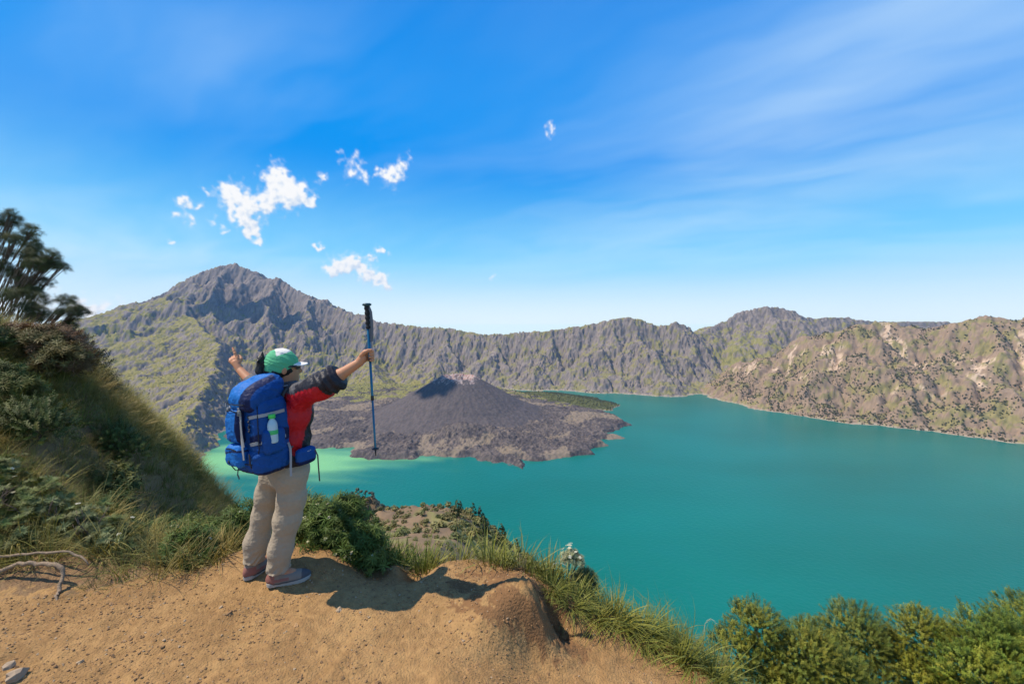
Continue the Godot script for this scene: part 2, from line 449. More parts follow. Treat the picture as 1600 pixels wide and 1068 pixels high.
# height of the far ground and what it is: leaves the landform in far_g, the water that drains through in far_n
var far_g := 0
var far_d := 0.0
var far_n := 0.0
func far_h(x: float, z: float) -> float:
	# a little wander hides the grid
	var jx := noise_b.get_noise_2d(x * 0.021, z * 0.021) * 11.0
	var jz := noise_b.get_noise_2d(x * 0.021 + 33.0, z * 0.021) * 11.0
	var fx := clampf((x + jx - GX0) / CELL, 1.0, GNX - 2.001)
	var fz := clampf((z + jz - GZ0) / CELL, 1.0, GNZ - 2.001)
	var i := int(fx)
	var j := int(fz)
	fx -= i; fz -= j
	var k := j * GNX + i
	var h := lerpf(lerpf(ero[k], ero[k + 1], fx), lerpf(ero[k + GNX], ero[k + GNX + 1], fx), fz)
	far_n = area[k]
	far_g = seg_g[best[k + (1 if fx > 0.5 else 0) + (GNX if fz > 0.5 else 0)]]
	far_d = 0.0
	var low := clampf((h - LAKE) / 60.0, 0.0, 1.0)
	var g3 := noise_a.get_noise_3d(x * 0.008, h * 0.010, z * 0.008)
	var g4 := noise_r.get_noise_3d(x * 0.017, h * 0.008, z * 0.017)
	h += (g4 * 8.0 * (1.3 if far_g == G_PEAK or far_g == G_WALL else 0.8) + g3 * 5.0) * low
	# ledges of old lava flows
	if far_g != G_RIGHT:
		var band := 44.0 + 14.0 * g3
		var u := h / band + g3 * 1.2
		var f := u - floorf(u)
		h += (smoothstep(0.25, 0.75, f) - f) * band * (0.75 if far_g == G_WALL or far_g == G_PEAK else 0.42) * low * smoothstep(-0.2, 0.35, noise_a.get_noise_2d(x * 0.0018 + 60.0, z * 0.0018) + 0.1)
	# lava field, cone and wooded spit
	if x > -2800.0 and x < 950.0 and z > -4400.0 and z < -1700.0:
		var n1 := noise_a.get_noise_2d(x * 0.006, z * 0.006)
		var n2 := noise_a.get_noise_2d(x * 0.006 + 70.0, z * 0.006)
		var lx := x + n1 * 42.0
		var lz := z + n2 * 42.0
		var e := edge_in(lava, lx, lz)
		var top := LAKE - 30.0
		var what := G_LAVA
		if e > -60.0:
			var dc := Vector2(x - CONE.x, z - CONE.y)
			var ang := atan2(dc.y, dc.x)
			var r := dc.length()
			var flow := noise_r.get_noise_2d(ang * 2.6 + r * 0.0004, r * 0.0011)
			var rub := noise_f.get_noise_2d(x * 0.028, z * 0.028)
			var rub2 := noise_f.get_noise_2d(x * 0.09, z * 0.09)
			top = LAKE + clampf(e, -60.0, 26.0) * 0.75 + smoothstep(10.0, 400.0, e) * 26.0 + (flow * 17.0 + rub * 9.0 + rub2 * 4.0) * smoothstep(0.0, 70.0, e)
			# an older, rounded hill of pale ash in front of the cone
			var oh := Vector2((x + 250.0) / 330.0, (z + 2190.0) / 150.0).length()
			top += 62.0 * (1.0 - smoothstep(0.0, 1.0, oh))
			# the cone: straight flanks, a notched rim and a crater
			var hc := 356.0 - r * 0.58
			if r > 440.0: hc = 356.0 - 255.2 - (r - 440.0) * 0.40
			hc += noise_r.get_noise_2d(ang * 3.0, r * 0.003) * 5.0 * smoothstep(90.0, 260.0, r) + rub * 3.0
			var rim := 292.0 + 16.0 * noise_f.get_noise_2d(cos(ang) * 1.6, sin(ang) * 1.6) - 15.0 * clampf(cos(ang - 0.9), 0.0, 1.0)
			if r < 140.0:
				hc = minf(hc, rim) - maxf(0.0, 105.0 - r) * 0.75 * (1.0 + 0.25 * rub)
			else: hc = minf(hc, rim + 4.0)
			hc += LAKE
			if hc > top - 4.0 and r < 900.0:
				if hc > top: what = G_CONE
				top = maxf(top, hc)
			far_d = e
		var e2 := edge_in(spit, lx, lz)
		if e2 > -20.0:
			var h2 := LAKE + clampf(e2, -20.0, 20.0) * 0.5 + smoothstep(0.0, 250.0, e2) * 34.0 + n1 * 4.0
			if h2 > top:
				top = h2; what = G_WOOD
		if top > h:
			h = top
			far_g = what
			far_n = n1
	return h

func grassy(x: float, h: float, z: float) -> float:
	return noise_a.get_noise_3d(x * 0.0075, h * 0.012, z * 0.0075) + 0.5 * noise_f.get_noise_3d(x * 0.035, h * 0.03, z * 0.035)

func far_color(x: float, h: float, z: float, n: Vector3, g: int, gully: float) -> Color:
	var p := grassy(x, h, z)
	var f := noise_f.get_noise_3d(x * 0.05, h * 0.05, z * 0.05)
	var strata := noise_b.get_noise_2d(h * 0.045 + p * 1.5, (x + z) * 0.0012)
	var rock := Color(0.135, 0.116, 0.106).lerp(Color(0.240, 0.200, 0.176), clampf(0.5 + f * 1.2 + strata * 0.45, 0.0, 1.0))
	var grass := Color(0.245, 0.215, 0.070).lerp(Color(0.150, 0.150, 0.050), clampf(0.5 + f * 1.5, 0.0, 1.0))
	var c := rock
	match g:
		G_PEAK:
			# ash and bare rock high up, grass on the lower and left-hand slopes
			var green := p * 1.2 + (150.0 - h) * 0.0010 - 0.34 + (n.y - 0.72) * 1.6 + clampf((-3700.0 - x) * 0.0004, -0.12, 0.30)
			c = rock.lerp(grass, smoothstep(-0.05, 0.12, green))
		G_WALL:
			c = rock.lerp(grass, 0.75 * smoothstep(0.0, 0.18, p - 0.09 + (n.y - 0.66) * 1.0))
		G_DOME:
			c = rock.lerp(grass, 0.9 * smoothstep(-0.02, 0.15, p - 0.03 + (-160.0 - h) * 0.0014 + (n.y - 0.7) * 1.2))
		G_RIGHT:
			var soil := Color(0.275, 0.196, 0.132).lerp(Color(0.195, 0.142, 0.100), clampf(0.5 + f * 1.4, 0.0, 1.0))
			c = soil.lerp(grass, 0.7 * smoothstep(0.04, 0.24, p))
			# pale slides of bare earth
			var sl := log(gully + 1.0) * 0.25 + f * 0.35 + noise_b.get_noise_2d(x * 0.0030 + 2.0, z * 0.0030) * 0.9
			c = c.lerp(Color(0.52, 0.39, 0.28), 0.85 * smoothstep(0.86, 1.04, sl) * smoothstep(LAKE + 120.0, LAKE + 220.0, h))
		G_SPUR:
			grass = Color(0.262, 0.222, 0.074).lerp(Color(0.150, 0.142, 0.050), clampf(0.45 + f * 1.6 + p * 0.4, 0.0, 1.0))
			c = rock.lerp(grass, smoothstep(-0.02, 0.14, p + 0.12 + (n.y - 0.80) * 2.6))
		G_CONE:
			c = Color(0.078, 0.068, 0.068).lerp(Color(0.112, 0.094, 0.090), clampf(0.5 + f * 1.2 + p * 0.4, 0.0, 1.0))
			var r := Vector2(x - CONE.x, z - CONE.y).length()
			if r < 175.0: c = c.lerp(Color(0.27, 0.135, 0.105).lerp(Color(0.36, 0.29, 0.26), clampf(0.5 + f * 3.0, 0.0, 1.0)), smoothstep(0.0, 0.3, 0.62 - r / 260.0 + f * 0.5 + noise_b.get_noise_2d(x * 0.012, z * 0.012) * 0.3))
		G_LAVA:
			c = Color(0.060, 0.052, 0.052).lerp(Color(0.135, 0.110, 0.098), clampf(0.42 + f * 1.5 + p * 0.9, 0.0, 1.0))
			var old := smoothstep(0.10, 0.30, noise_a.get_noise_2d(x * 0.0032 + 7.0, z * 0.0032) + f * 0.25)
			c = c.lerp(Color(0.240, 0.188, 0.132), old * 0.7)
			var far_back := maxf(-3250.0 - z, -1650.0 - x) + 700.0 * noise_a.get_noise_2d(x * 0.0022 + 15.0, z * 0.0022)
			if far_back > 0.0: c = c.lerp(grass, smoothstep(0.0, 0.25, p + far_back * 0.0007))
		G_WOOD:
			c = Color(0.085, 0.090, 0.035)
	if h < LAKE + 5.0 and g != G_LAVA: c = c.lerp(Color(0.34, 0.29, 0.22), 0.7)
	return c

func far_terrain() -> void:
	const NA := 1180
	const NR := 430
	var a0 := deg_to_rad(-59.0)
	var a1 := deg_to_rad(59.0)
	var v := PackedVector3Array(); v.resize(NA * NR)
	var nn := PackedVector3Array(); nn.resize(NA * NR)
	var cc := PackedColorArray(); cc.resize(NA * NR)
	var gg := PackedInt32Array(); gg.resize(NA * NR)
	var rel := PackedFloat32Array(); rel.resize(NA * NR)
	for j in NR:
		var dist := 1380.0 * pow(6900.0 / 1380.0, float(j) / (NR - 1))
		for i in NA:
			var az := lerpf(a0, a1, float(i) / (NA - 1))
			# rows are straight lines of equal depth in the middle, bent back at the sides
			var x := sin(az) * dist * 1.12
			var z := -cos(az) * dist * 1.12
			var k := j * NA + i
			var h := far_h(x, z)
			v[k] = Vector3(x, h, z)
			gg[k] = far_g; rel[k] = far_n
	for j in NR:
		for i in NA:
			var k := j * NA + i
			var l := v[k - 1] if i > 0 else v[k]
			var r := v[k + 1] if i < NA - 1 else v[k]
			var n := v[k - NA] if j > 0 else v[k]
			var f := v[k + NA] if j < NR - 1 else v[k]
			var m := (r - l).cross(n - f).normalized()
			if m.y < 0.0: m = -m
			nn[k] = m
			var p := v[k]
			if p.y > LAKE - 12.0:
				cc[k] = far_color(p.x, p.y, p.z, m, gg[k], rel[k])
	var idx := []
	for g in 8: idx.push_back(PackedInt32Array())
	for j in NR - 1:
		for i in NA - 1:
			var k := j * NA + i
			if v[k].y < LAKE - 8.0 and v[k + 1].y < LAKE - 8.0 and v[k + NA].y < LAKE - 8.0 and v[k + NA + 1].y < LAKE - 8.0: continue
			var t: PackedInt32Array = idx[gg[k]]
			t.append_array(PackedInt32Array([k, k + NA, k + NA + 1, k, k + NA + 1, k + 1]))
			idx[gg[k]] = t
	var m := paint(Color.WHITE, 0.95, true)
	m.metallic_specular = 0.15
	var names := ["mountain", "crater_wall", "domed_hill", "hillside", "grassy_ridge", "volcanic_cone", "lava_field", "wooded_spit"]
	var labels := ["high bare volcano peak with a grassy left flank above the lake", "long sheer crater wall of grey rock beyond the lake", "round-topped hill behind the far right shore", "steep brown hillside dotted with trees along the right shore", "yellow-green grassy ridge running down to the lake below the peak", "dark ash cone with a reddish crater on the lava island", "dark rough lava field reaching into the lake below the cone", "low wooded spit beside the cone"]
	for g in 8:
		if idx[g].size() == 0: continue
		var o := part(names[g], packed_mesh(v, nn, cc, idx[g]), m)
		tag(o, labels[g], "landform", "", "structure")
func lake() -> void:
	# one sheet of water; the colour is what is dissolved in it: sulphur-green by the hot springs on the left, teal elsewhere
	const N := 220
	var v := PackedVector3Array()
	var n := PackedVector3Array()
	var c := PackedColorArray()
	var idx := PackedInt32Array()
	for j in N:
		for i in N:
			var x := lerpf(-6000.0, 6000.0, float(i) / (N - 1))
			var z := lerpf(-5200.0, 300.0, float(j) / (N - 1))
			v.push_back(Vector3(x, LAKE, z)); n.push_back(Vector3.UP)
			var w := noise_a.get_noise_2d(x * 0.0016, z * 0.0050)
			var w2 := noise_a.get_noise_2d(x * 0.0006 + 5.0, z * 0.0012)
			var d := Vector2((x + 1120.0) / 600.0, (z + 1930.0) / 260.0).length() + w * 0.55
			var teal := Color(0.004, 0.116, 0.088).lerp(Color(0.007, 0.142, 0.116), clampf(0.5 + w2 * 1.2, 0.0, 1.0))
			var s := 1.0 - smoothstep(0.35, 1.35, d)
			var col := teal.lerp(Color(0.18, 0.43, 0.17), s)
			# milky fringe along the front of the lava
			c.push_back(col)
	for j in N - 1:
		for i in N - 1:
			var k := j * N + i
			idx.append_array(PackedInt32Array([k, k + 1, k + N + 1, k, k + N + 1, k + N]))
	var m := paint(Color.WHITE, 0.22, true)
	m.metallic_specular = 0.3
	m.roughness = 0.28
	m.normal_enabled = true
	m.normal_texture = noise_tex(0.02, 4, 512, 6.0, 8)
	m.normal_scale = 0.35
	m.uv1_triplanar = true
	m.uv1_world_triplanar = true
	m.uv1_scale = Vector3(0.005, 0.005, 0.007)
	var o := part("lake", grid_mesh(v, n, c, idx), m)
	tag(o, "wide turquoise crater lake turning pale green by the lava shore", "lake", "", "structure")
# ------------------------------------------------------------------ the ground on the rim
# surveyed points of the ground; a thin-plate surface runs through them
var survey: Array[Vector3] = [Vector3(-2.45, 0.03, -1.89), Vector3(-1.26, -0.02, -1.94), Vector3(0.00, -0.08, -2.01), Vector3(1.15, -0.40, -2.36), Vector3(-2.76, 0.05, -2.13), Vector3(-2.13, 0.00, -2.19), Vector3(-1.60, 0.00, -2.69), Vector3(-1.82, 0.00, -2.74), Vector3(-1.42, 0.01, -2.77), Vector3(-1.95, 0.00, -2.42), Vector3(-0.93, 0.00, -2.40), Vector3(-0.65, -0.02, -2.22), Vector3(-1.57, 0.07, -2.97), Vector3(-1.74, 0.05, -2.94), Vector3(-1.27, 0.03, -2.87), Vector3(-1.07, 0.00, -2.60), Vector3(-0.95, -0.12, -2.95), Vector3(-0.76, -0.16, -2.97), Vector3(-0.88, -0.00, -2.56), Vector3(-0.64, -0.02, -2.48), Vector3(-0.88, -0.04, -2.97), Vector3(-0.63, -0.10, -2.93), Vector3(-0.39, 0.05, -2.57), Vector3(-0.30, 0.035, -2.62), Vector3(-0.17, 0.05, -2.70), Vector3(0.04, 0.055, -2.66), Vector3(0.14, 0.04, -2.60), Vector3(-0.38, 0.00, -2.37), Vector3(-0.08, 0.04, -2.33), Vector3(0.12, 0.07, -2.41), Vector3(0.28, -0.22, -2.55), Vector3(0.38, -0.25, -2.51), Vector3(0.11, -0.14, -2.32), Vector3(-0.07, -0.10, -2.16), Vector3(0.60, -0.26, -2.58), Vector3(0.82, -0.33, -2.53), Vector3(1.10, -0.42, -2.43), Vector3(0.55, -0.27, -2.24), Vector3(-0.52, -0.03, -2.94), Vector3(0.00, 0.03, -2.78), Vector3(0.35, -0.12, -2.75), Vector3(0.76, -0.30, -2.76), Vector3(1.09, -0.42, -2.69), Vector3(1.35, -0.55, -2.56), Vector3(-3.15, 0.06, -2.45), Vector3(-2.80, 0.03, -2.45), Vector3(-2.54, 0.02, -2.55), Vector3(-2.16, 0.00, -2.86), Vector3(-1.99, 0.03, -3.11), Vector3(-6.24, 1.57, -5.00), Vector3(-5.40, 1.00, -5.00), Vector3(-4.83, 0.33, -4.80), Vector3(-4.12, -0.34, -4.50), Vector3(-3.69, -0.70, -4.20), Vector3(-3.16, -0.80, -3.90), Vector3(-2.58, -0.58, -3.60), Vector3(-3.67, 0.24, -3.30), Vector3(-2.96, 0.04, -3.10), Vector3(-4.55, 0.58, -3.90), Vector3(-3.55, 0.13, -2.85), Vector3(-3.00, 0.08, -2.80), Vector3(-9.00, 2.00, -5.50), Vector3(-9.00, 0.90, -2.50), Vector3(-7.00, 0.90, -3.00), Vector3(-9.00, 0.30, 0.00), Vector3(-5.20, 0.30, -2.20), Vector3(-4.00, 0.08, -1.80), Vector3(0.00, 0.00, 0.60), Vector3(-3.00, 0.02, 0.00), Vector3(3.00, -0.30, 1.00), Vector3(-9.00, 0.20, 2.00), Vector3(6.00, -0.60, 2.00), Vector3(2.00, -0.62, -1.10), Vector3(3.50, -0.80, -0.30), Vector3(-9.00, 1.00, -7.00), Vector3(-6.00, 0.40, -6.50), Vector3(-4.80, -0.80, -6.20), Vector3(-3.60, -1.30, -5.40), Vector3(-2.50, -1.40, -4.70), Vector3(-1.50, -1.00, -4.20), Vector3(-0.50, -1.10, -4.10), Vector3(0.40, -1.20, -3.90), Vector3(1.20, -1.40, -3.20), Vector3(2.00, -1.70, -2.50), Vector3(3.20, -2.00, -1.80), Vector3(5.00, -2.20, -1.00), Vector3(-9.00, -1.60, -10.00), Vector3(-5.00, -3.40, -9.00), Vector3(-2.00, -4.20, -7.50), Vector3(1.00, -4.50, -7.00), Vector3(3.50, -4.60, -5.00), Vector3(6.00, -4.40, -3.20)]
var plate := PackedFloat64Array()

func plate_kernel(r2: float) -> float:
	return 0.0 if r2 < 1e-9 else r2 * log(r2)

func ready_ground() -> void:
	var n := survey.size()
	var m := n + 3
	var a := []
	for i in m:
		var row := PackedFloat64Array()
		row.resize(m + 1)
		a.push_back(row)
	for i in n:
		var p := survey[i]
		for j in n:
			var q := survey[j]
			a[i][j] = plate_kernel((p.x - q.x) * (p.x - q.x) + (p.z - q.z) * (p.z - q.z))
		a[i][i] += 0.002
		a[i][n] = 1.0; a[i][n + 1] = p.x; a[i][n + 2] = p.z
		a[n][i] = 1.0; a[n + 1][i] = p.x; a[n + 2][i] = p.z
		a[i][m] = p.y
	for c in m:
		var w := c
		for r in range(c + 1, m):
			if absf(a[r][c]) > absf(a[w][c]): w = r
		var t = a[c]; a[c] = a[w]; a[w] = t
		var pr: PackedFloat64Array = a[c]
		for r in range(c + 1, m):
			var row: PackedFloat64Array = a[r]
			var f := row[c] / pr[c]
			if f == 0.0: continue
			for k in range(c, m + 1): row[k] -= f * pr[k]
			a[r] = row
	plate.resize(m)
	for c in range(m - 1, -1, -1):
		var s: float = a[c][m]
		for k in range(c + 1, m): s -= a[c][k] * plate[k]
		plate[c] = s / a[c][c]

func plate_h(x: float, z: float) -> float:
	var n := survey.size()
	var h := plate[n] + plate[n + 1] * x + plate[n + 2] * z
	for i in n:
		var p := survey[i]
		var dx := x - p.x
		var dz := z - p.z
		var r2 := dx * dx + dz * dz
		if r2 > 1e-9: h += plate[i] * r2 * log(r2)
	return h

func ground_h(x: float, z: float) -> float:
	var h := plate_h(x, z)
	h += noise_a.get_noise_2d(x * 1.1, z * 1.1) * 0.035
	h += noise_a.get_noise_2d(x * 5.0 + 3.0, z * 5.0) * 0.012
	h += noise_f.get_noise_2d(x * 16.0, z * 16.0) * 0.006
	# crumbling, cut-away side of the mound
	var cut := exp(-pow((x - 0.22) / 0.16, 2.0) - pow((z + 2.52) / 0.16, 2.0))
	h += noise_r.get_noise_2d(x * 9.0, z * 9.0) * 0.06 * cut
	h -= 0.13 * exp(-pow((x - 0.285) / 0.075, 2.0) - pow((z + 2.575) / 0.10, 2.0))
	var clod := exp(-pow((x - 0.02) / 0.36, 2.0) - pow((z + 2.62) / 0.20, 2.0))
	h += (noise_r.get_noise_2d(x * 6.0 + 2.0, z * 6.0) * 0.020 + noise_f.get_noise_2d(x * 34.0, z * 34.0) * 0.010) * clod
	return h

func spread(lo: float, fine0: float, fine1: float, hi: float, fine: float, coarse: float) -> PackedFloat32Array:
	var a := PackedFloat32Array()
	var x := lo
	while x < hi:
		a.push_back(x)
		var away := maxf(0.0, maxf(fine0 - x, x - fine1))
		x += minf(coarse, fine + away * 0.08)
	a.push_back(hi)
	return a

func near_ground() -> void:
	var xs := spread(-9.0, -3.4, 1.5, 6.0, 0.0135, 0.16)
	var zs := spread(-9.0, -3.25, -1.75, 2.0, 0.0135, 0.16)
	var nx := xs.size()
	var nz := zs.size()
	var v := PackedVector3Array()
	var n := PackedVector3Array(); n.resize(nx * nz)
	var c := PackedColorArray()
	var idx := PackedInt32Array()
	for j in nz:
		for i in nx:
			v.push_back(Vector3(xs[i], ground_h(xs[i], zs[j]), zs[j]))
	for j in nz:
		for i in nx:
			var k := j * nx + i
			var l := v[k - 1] if i > 0 else v[k]
			var r := v[k + 1] if i < nx - 1 else v[k]
			var b := v[k - nx] if j > 0 else v[k]
			var f := v[k + nx] if j < nz - 1 else v[k]
			n[k] = (f - b).cross(r - l).normalized()
			var p := v[k]
			var s := noise_a.get_noise_2d(p.x * 1.7, p.z * 1.7)
			var s2 := noise_f.get_noise_2d(p.x * 13.0, p.z * 13.0)
			var s3 := noise_f.get_noise_2d(p.x * 40.0, p.z * 40.0)
			var col := Color(0.340, 0.204, 0.088).lerp(Color(0.236, 0.138, 0.060), clampf(0.5 + s * 0.9 + s2 * 0.7 + s3 * 0.5, 0.0, 1.0))
			# broken patches of freshly crumbled brown soil on the mound; darker soil on the bank and past the rim
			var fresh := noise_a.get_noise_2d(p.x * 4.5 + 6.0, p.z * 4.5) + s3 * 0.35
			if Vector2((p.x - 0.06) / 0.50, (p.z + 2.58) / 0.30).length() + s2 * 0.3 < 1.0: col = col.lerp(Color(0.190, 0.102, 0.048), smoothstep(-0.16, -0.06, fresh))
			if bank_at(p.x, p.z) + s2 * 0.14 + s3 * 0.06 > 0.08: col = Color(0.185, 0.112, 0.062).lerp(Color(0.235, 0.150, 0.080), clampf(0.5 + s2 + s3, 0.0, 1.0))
			c.push_back(col)
	for j in nz - 1:
		for i in nx - 1:
			var k := j * nx + i
			idx.append_array(PackedInt32Array([k, k + 1, k + nx + 1, k, k + nx + 1, k + nx]))
	var m := paint(Color.WHITE, 0.95, true)
	m.metallic_specular = 0.2
	m.uv1_triplanar = true
	m.uv1_world_triplanar = true
	m.uv1_scale = Vector3(1.6, 1.6, 1.6)
	m.normal_enabled = true
	m.normal_texture = noise_tex(0.035, 5, 1024, 14.0, 12)
	m.normal_scale = 0.9
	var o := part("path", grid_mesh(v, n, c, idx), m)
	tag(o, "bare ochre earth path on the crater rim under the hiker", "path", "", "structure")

# how far a point lies inside the planted bank on the left, or past the rim (metres, negative on the bare path)
func bank_at(x: float, z: float) -> float:
	# foot of the bank, then the rim to the right, as a line of z over x
	var line := [Vector2(-9.0, -1.9), Vector2(-4.2, -2.2), Vector2(-3.2, -2.42), Vector2(-2.6, -2.56), Vector2(-2.2, -2.85), Vector2(-1.95, -3.08), Vector2(-1.55, -3.10), Vector2(-1.2, -2.97), Vector2(-0.95, -3.08), Vector2(-0.5, -3.02), Vector2(-0.1, -2.86), Vector2(0.2, -2.78), Vector2(0.5, -2.72), Vector2(0.85, -2.68), Vector2(1.2, -2.46), Vector2(1.55, -2.1), Vector2(2.2, -1.3), Vector2(6.0, 0.6)]
	for i in line.size() - 1:
		var a: Vector2 = line[i]
		var b: Vector2 = line[i + 1]
		if x <= b.x:
			return lerpf(a.y, b.y, clampf((x - a.x) / (b.x - a.x), 0.0, 1.0)) - z
	return -z

func pebble_mesh(seed_: int) -> ArrayMesh:
	var r := RandomNumberGenerator.new()
	r.seed = seed_
	var sph := SphereMesh.new()
	sph.radius = 1.0; sph.height = 2.0; sph.radial_segments = 7; sph.rings = 4
	var arr := sph.get_mesh_arrays()
	var v: PackedVector3Array = arr[Mesh.ARRAY_VERTEX]
	var st := SurfaceTool.new()
	st.begin(Mesh.PRIMITIVE_TRIANGLES)
	for k: int in arr[Mesh.ARRAY_INDEX]:
		var p := v[k]
		var q := p * (1.0 + 0.55 * noise_b.get_noise_3d(p.x * 0.9 + seed_ * 7.0, p.y * 0.9, p.z * 0.9))
		st.add_vertex(q * Vector3(1.0, 0.65, 0.85))
	return st.commit()

func pebbles() -> void:
	var where: Array[Transform3D] = []
	var tint := PackedColorArray()
	for i in 16000:
		var x := rng.randf_range(-3.3, 1.35)
		var z := rng.randf_range(-3.0, -1.6)
		if bank_at(x, z) > 0.02: continue
		var thick := noise_a.get_noise_2d(x * 1.3 + 20.0, z * 1.3)
		if rng.randf() > 0.45 + thick * 1.2 + (0.35 if x < -1.8 else 0.0): continue
		var s := 0.0026 + 0.0062 * pow(rng.randf(), 3.0)
		if rng.randf() < 0.012: s *= 2.2
		var b := Basis.from_euler(Vector3(rng.randf_range(-0.5, 0.5), rng.randf() * TAU, rng.randf_range(-0.5, 0.5))).scaled(Vector3.ONE * s)
		where.push_back(Transform3D(b, Vector3(x, ground_h(x, z) + s * 0.15, z)))
		var g := rng.randf()
		tint.push_back(Color(0.33, 0.195, 0.09).lerp(Color(0.17, 0.10, 0.052), g) if rng.randf() < 0.9 else Color(0.34, 0.25, 0.16))
	var o := scatter("pebbles", pebble_mesh(2), paint(Color.WHITE, 0.95, true), where, tint)
	tag(o, "small crumbs of earth and pebbles strewn over the path", "pebbles", "", "stuff")
	# the pale stone that peeps in at the corner of the path
	var k := 0
	for s in [[Vector3(-2.42, 0.02, -1.92), 0.042], [Vector3(-2.52, 0.02, -1.98), 0.028]]:
		var p: Vector3 = s[0]
		var st := part("stone", pebble_mesh(31 + k), paint(Color(0.30, 0.225, 0.155), 0.95))
		st.position = Vector3(p.x, ground_h(p.x, p.z) + 0.01, p.z)
		st.scale = Vector3.ONE * float(s[1])
		tag(st, ["larger pale grey stone lying on the earth path", "smaller pale grey stone beside a larger one on the path"][k], "stone", "pale stones on the path")
		k += 1

# ------------------------------------------------------------------ the slope below the rim
func slope_h(x: float, z: float) -> float:
	var r := sqrt(x * x + z * z)
	var h := -2.3 - 0.95 * maxf(0.0, r - 4.0)
	# a shoulder of bare brown ground that runs out from the rim, with a steep right-hand side
	var run := (-z - 6.0) / 54.0
	var t := clampf(run, 0.0, 1.0)
	var cx := lerpf(-4.0, -11.0, t)
	var top := lerpf(-3.2, -27.3, t) - maxf(0.0, run - 1.0) * 75.0
	var dx := x - cx
	var across := maxf(0.0, dx - 3.0 * t - 1.5) * 0.85 + maxf(0.0, -dx - 7.0 * t - 1.5) * 0.7
	var bump := noise_a.get_noise_2d(x * 0.09, z * 0.09) * 1.6 * t
	h = maxf(h, top - across + bump)
	# a rocky hump beyond it
	var q := Vector2((x + 35.0) / 13.0, (z + 93.0) / 9.0).length()
	h = maxf(h, -39.0 - maxf(0.0, q - 0.25) * 15.0 + noise_a.get_noise_2d(x * 0.2, z * 0.2) * 1.4)
	return h + noise_a.get_noise_2d(x * 0.03, z * 0.03) * minf(r * 0.05, 12.0) + noise_a.get_noise_2d(x * 0.4, z * 0.4) * minf(r * 0.008, 0.5)

func slope() -> void:
	const NA := 330
	const NR := 170
	var v := PackedVector3Array()
	var n := PackedVector3Array(); n.resize(NA * NR)
	var c := PackedColorArray()
	var idx := PackedInt32Array()
	for j in NR:
		var r := 4.2 * pow(1320.0 / 4.2, float(j) / (NR - 1))
		for i in NA:
			var a := deg_to_rad(lerpf(-78.0, 78.0, float(i) / (NA - 1)))
			var x := sin(a) * r
			var z := -cos(a) * r
			v.push_back(Vector3(x, maxf(slope_h(x, z), LAKE - 4.0), z))
	for j in NR:
		for i in NA:
			var k := j * NA + i
			var l := v[k - 1] if i > 0 else v[k]
			var r := v[k + 1] if i < NA - 1 else v[k]
			var b := v[k - NA] if j > 0 else v[k]
			var f := v[k + NA] if j < NR - 1 else v[k]
			n[k] = (b - f).cross(r - l).normalized()
			if n[k].y < 0.0: n[k] = -n[k]
			var p := v[k]
			var s := noise_a.get_noise_2d(p.x * 0.14, p.z * 0.14)
			var s2 := noise_f.get_noise_2d(p.x * 0.9, p.z * 0.9)
			var col := Color(0.200, 0.132, 0.074).lerp(Color(0.135, 0.092, 0.056), clampf(0.5 + s + s2 * 0.8, 0.0, 1.0))
			col = col.lerp(Color(0.190, 0.175, 0.060), smoothstep(0.02, 0.22, noise_a.get_noise_2d(p.x * 0.1 + 8.0, p.z * 0.1) + s2 * 0.3 + (p.x + 3.0) * 0.012))
			c.push_back(col)
	for j in NR - 1:
		for i in NA - 1:
			var k := j * NA + i
			idx.append_array(PackedInt32Array([k, k + NA, k + NA + 1, k, k + NA + 1, k + 1]))
	var o := part("slope", grid_mesh(v, n, c, idx), paint(Color.WHITE, 0.95, true))
	tag(o, "brown and grassy slope falling from the rim to the lake", "slope", "", "structure")
# ------------------------------------------------------------------ plants
func st_new() -> SurfaceTool:
	var st := SurfaceTool.new()
	st.begin(Mesh.PRIMITIVE_TRIANGLES)
	return st

# one bent strip: base, first direction, length, width, droop (how far it bends down), colour
func strip(st: SurfaceTool, base: Vector3, dir: Vector3, length: float, width: float, droop: float, segs: int, col: Color, tip: Color, wide_at := 0.25) -> void:
	var d := dir.normalized()
	var side := d.cross(Vector3.UP)
	if side.length() < 0.05: side = Vector3.RIGHT
	side = side.normalized()
	var p := base
	var prev_l := Vector3.ZERO
	var prev_r := Vector3.ZERO
	for k in segs + 1:
		var t := float(k) / segs
		var w := width * 0.5 * (lerpf(0.55, 1.0, t / wide_at) if t < wide_at else (1.0 - t) / (1.0 - wide_at))
		var l := p - side * w
		var r := p + side * w
		if k > 0:
			var c := col if t < 0.99 else tip
			st.set_color(c)
			st.add_vertex(prev_l); st.add_vertex(prev_r); st.add_vertex(r)
			if k < segs:
				st.add_vertex(prev_l); st.add_vertex(r); st.add_vertex(l)
		prev_l = l; prev_r = r
		d = (d + Vector3.DOWN * droop / segs).normalized()
		p += d * length / segs

func tuft_mesh(seed_: int, count: int, length: float, width: float, droop: float, lean: float, root: float, segs := 4, dry := 0.25) -> ArrayMesh:
	var r := RandomNumberGenerator.new()
	r.seed = seed_
	var st := st_new()
	for i in count:
		var a := r.randf() * TAU
		var out := Vector3(cos(a), 0, sin(a))
		var l := length * r.randf_range(0.55, 1.1)
		var g := r.randf_range(0.75, 1.25)
		var c := Color(g, g, g)
		if r.randf() < dry: c = Color(1.9, 1.35, 0.9) * g
		c.a = 1.0
		strip(st, out * root * sqrt(r.randf()), Vector3.UP + out * lean * r.randf_range(0.2, 1.2), l, width * r.randf_range(0.7, 1.2), droop * r.randf_range(0.5, 1.4), segs, c, c)
	return st.commit()

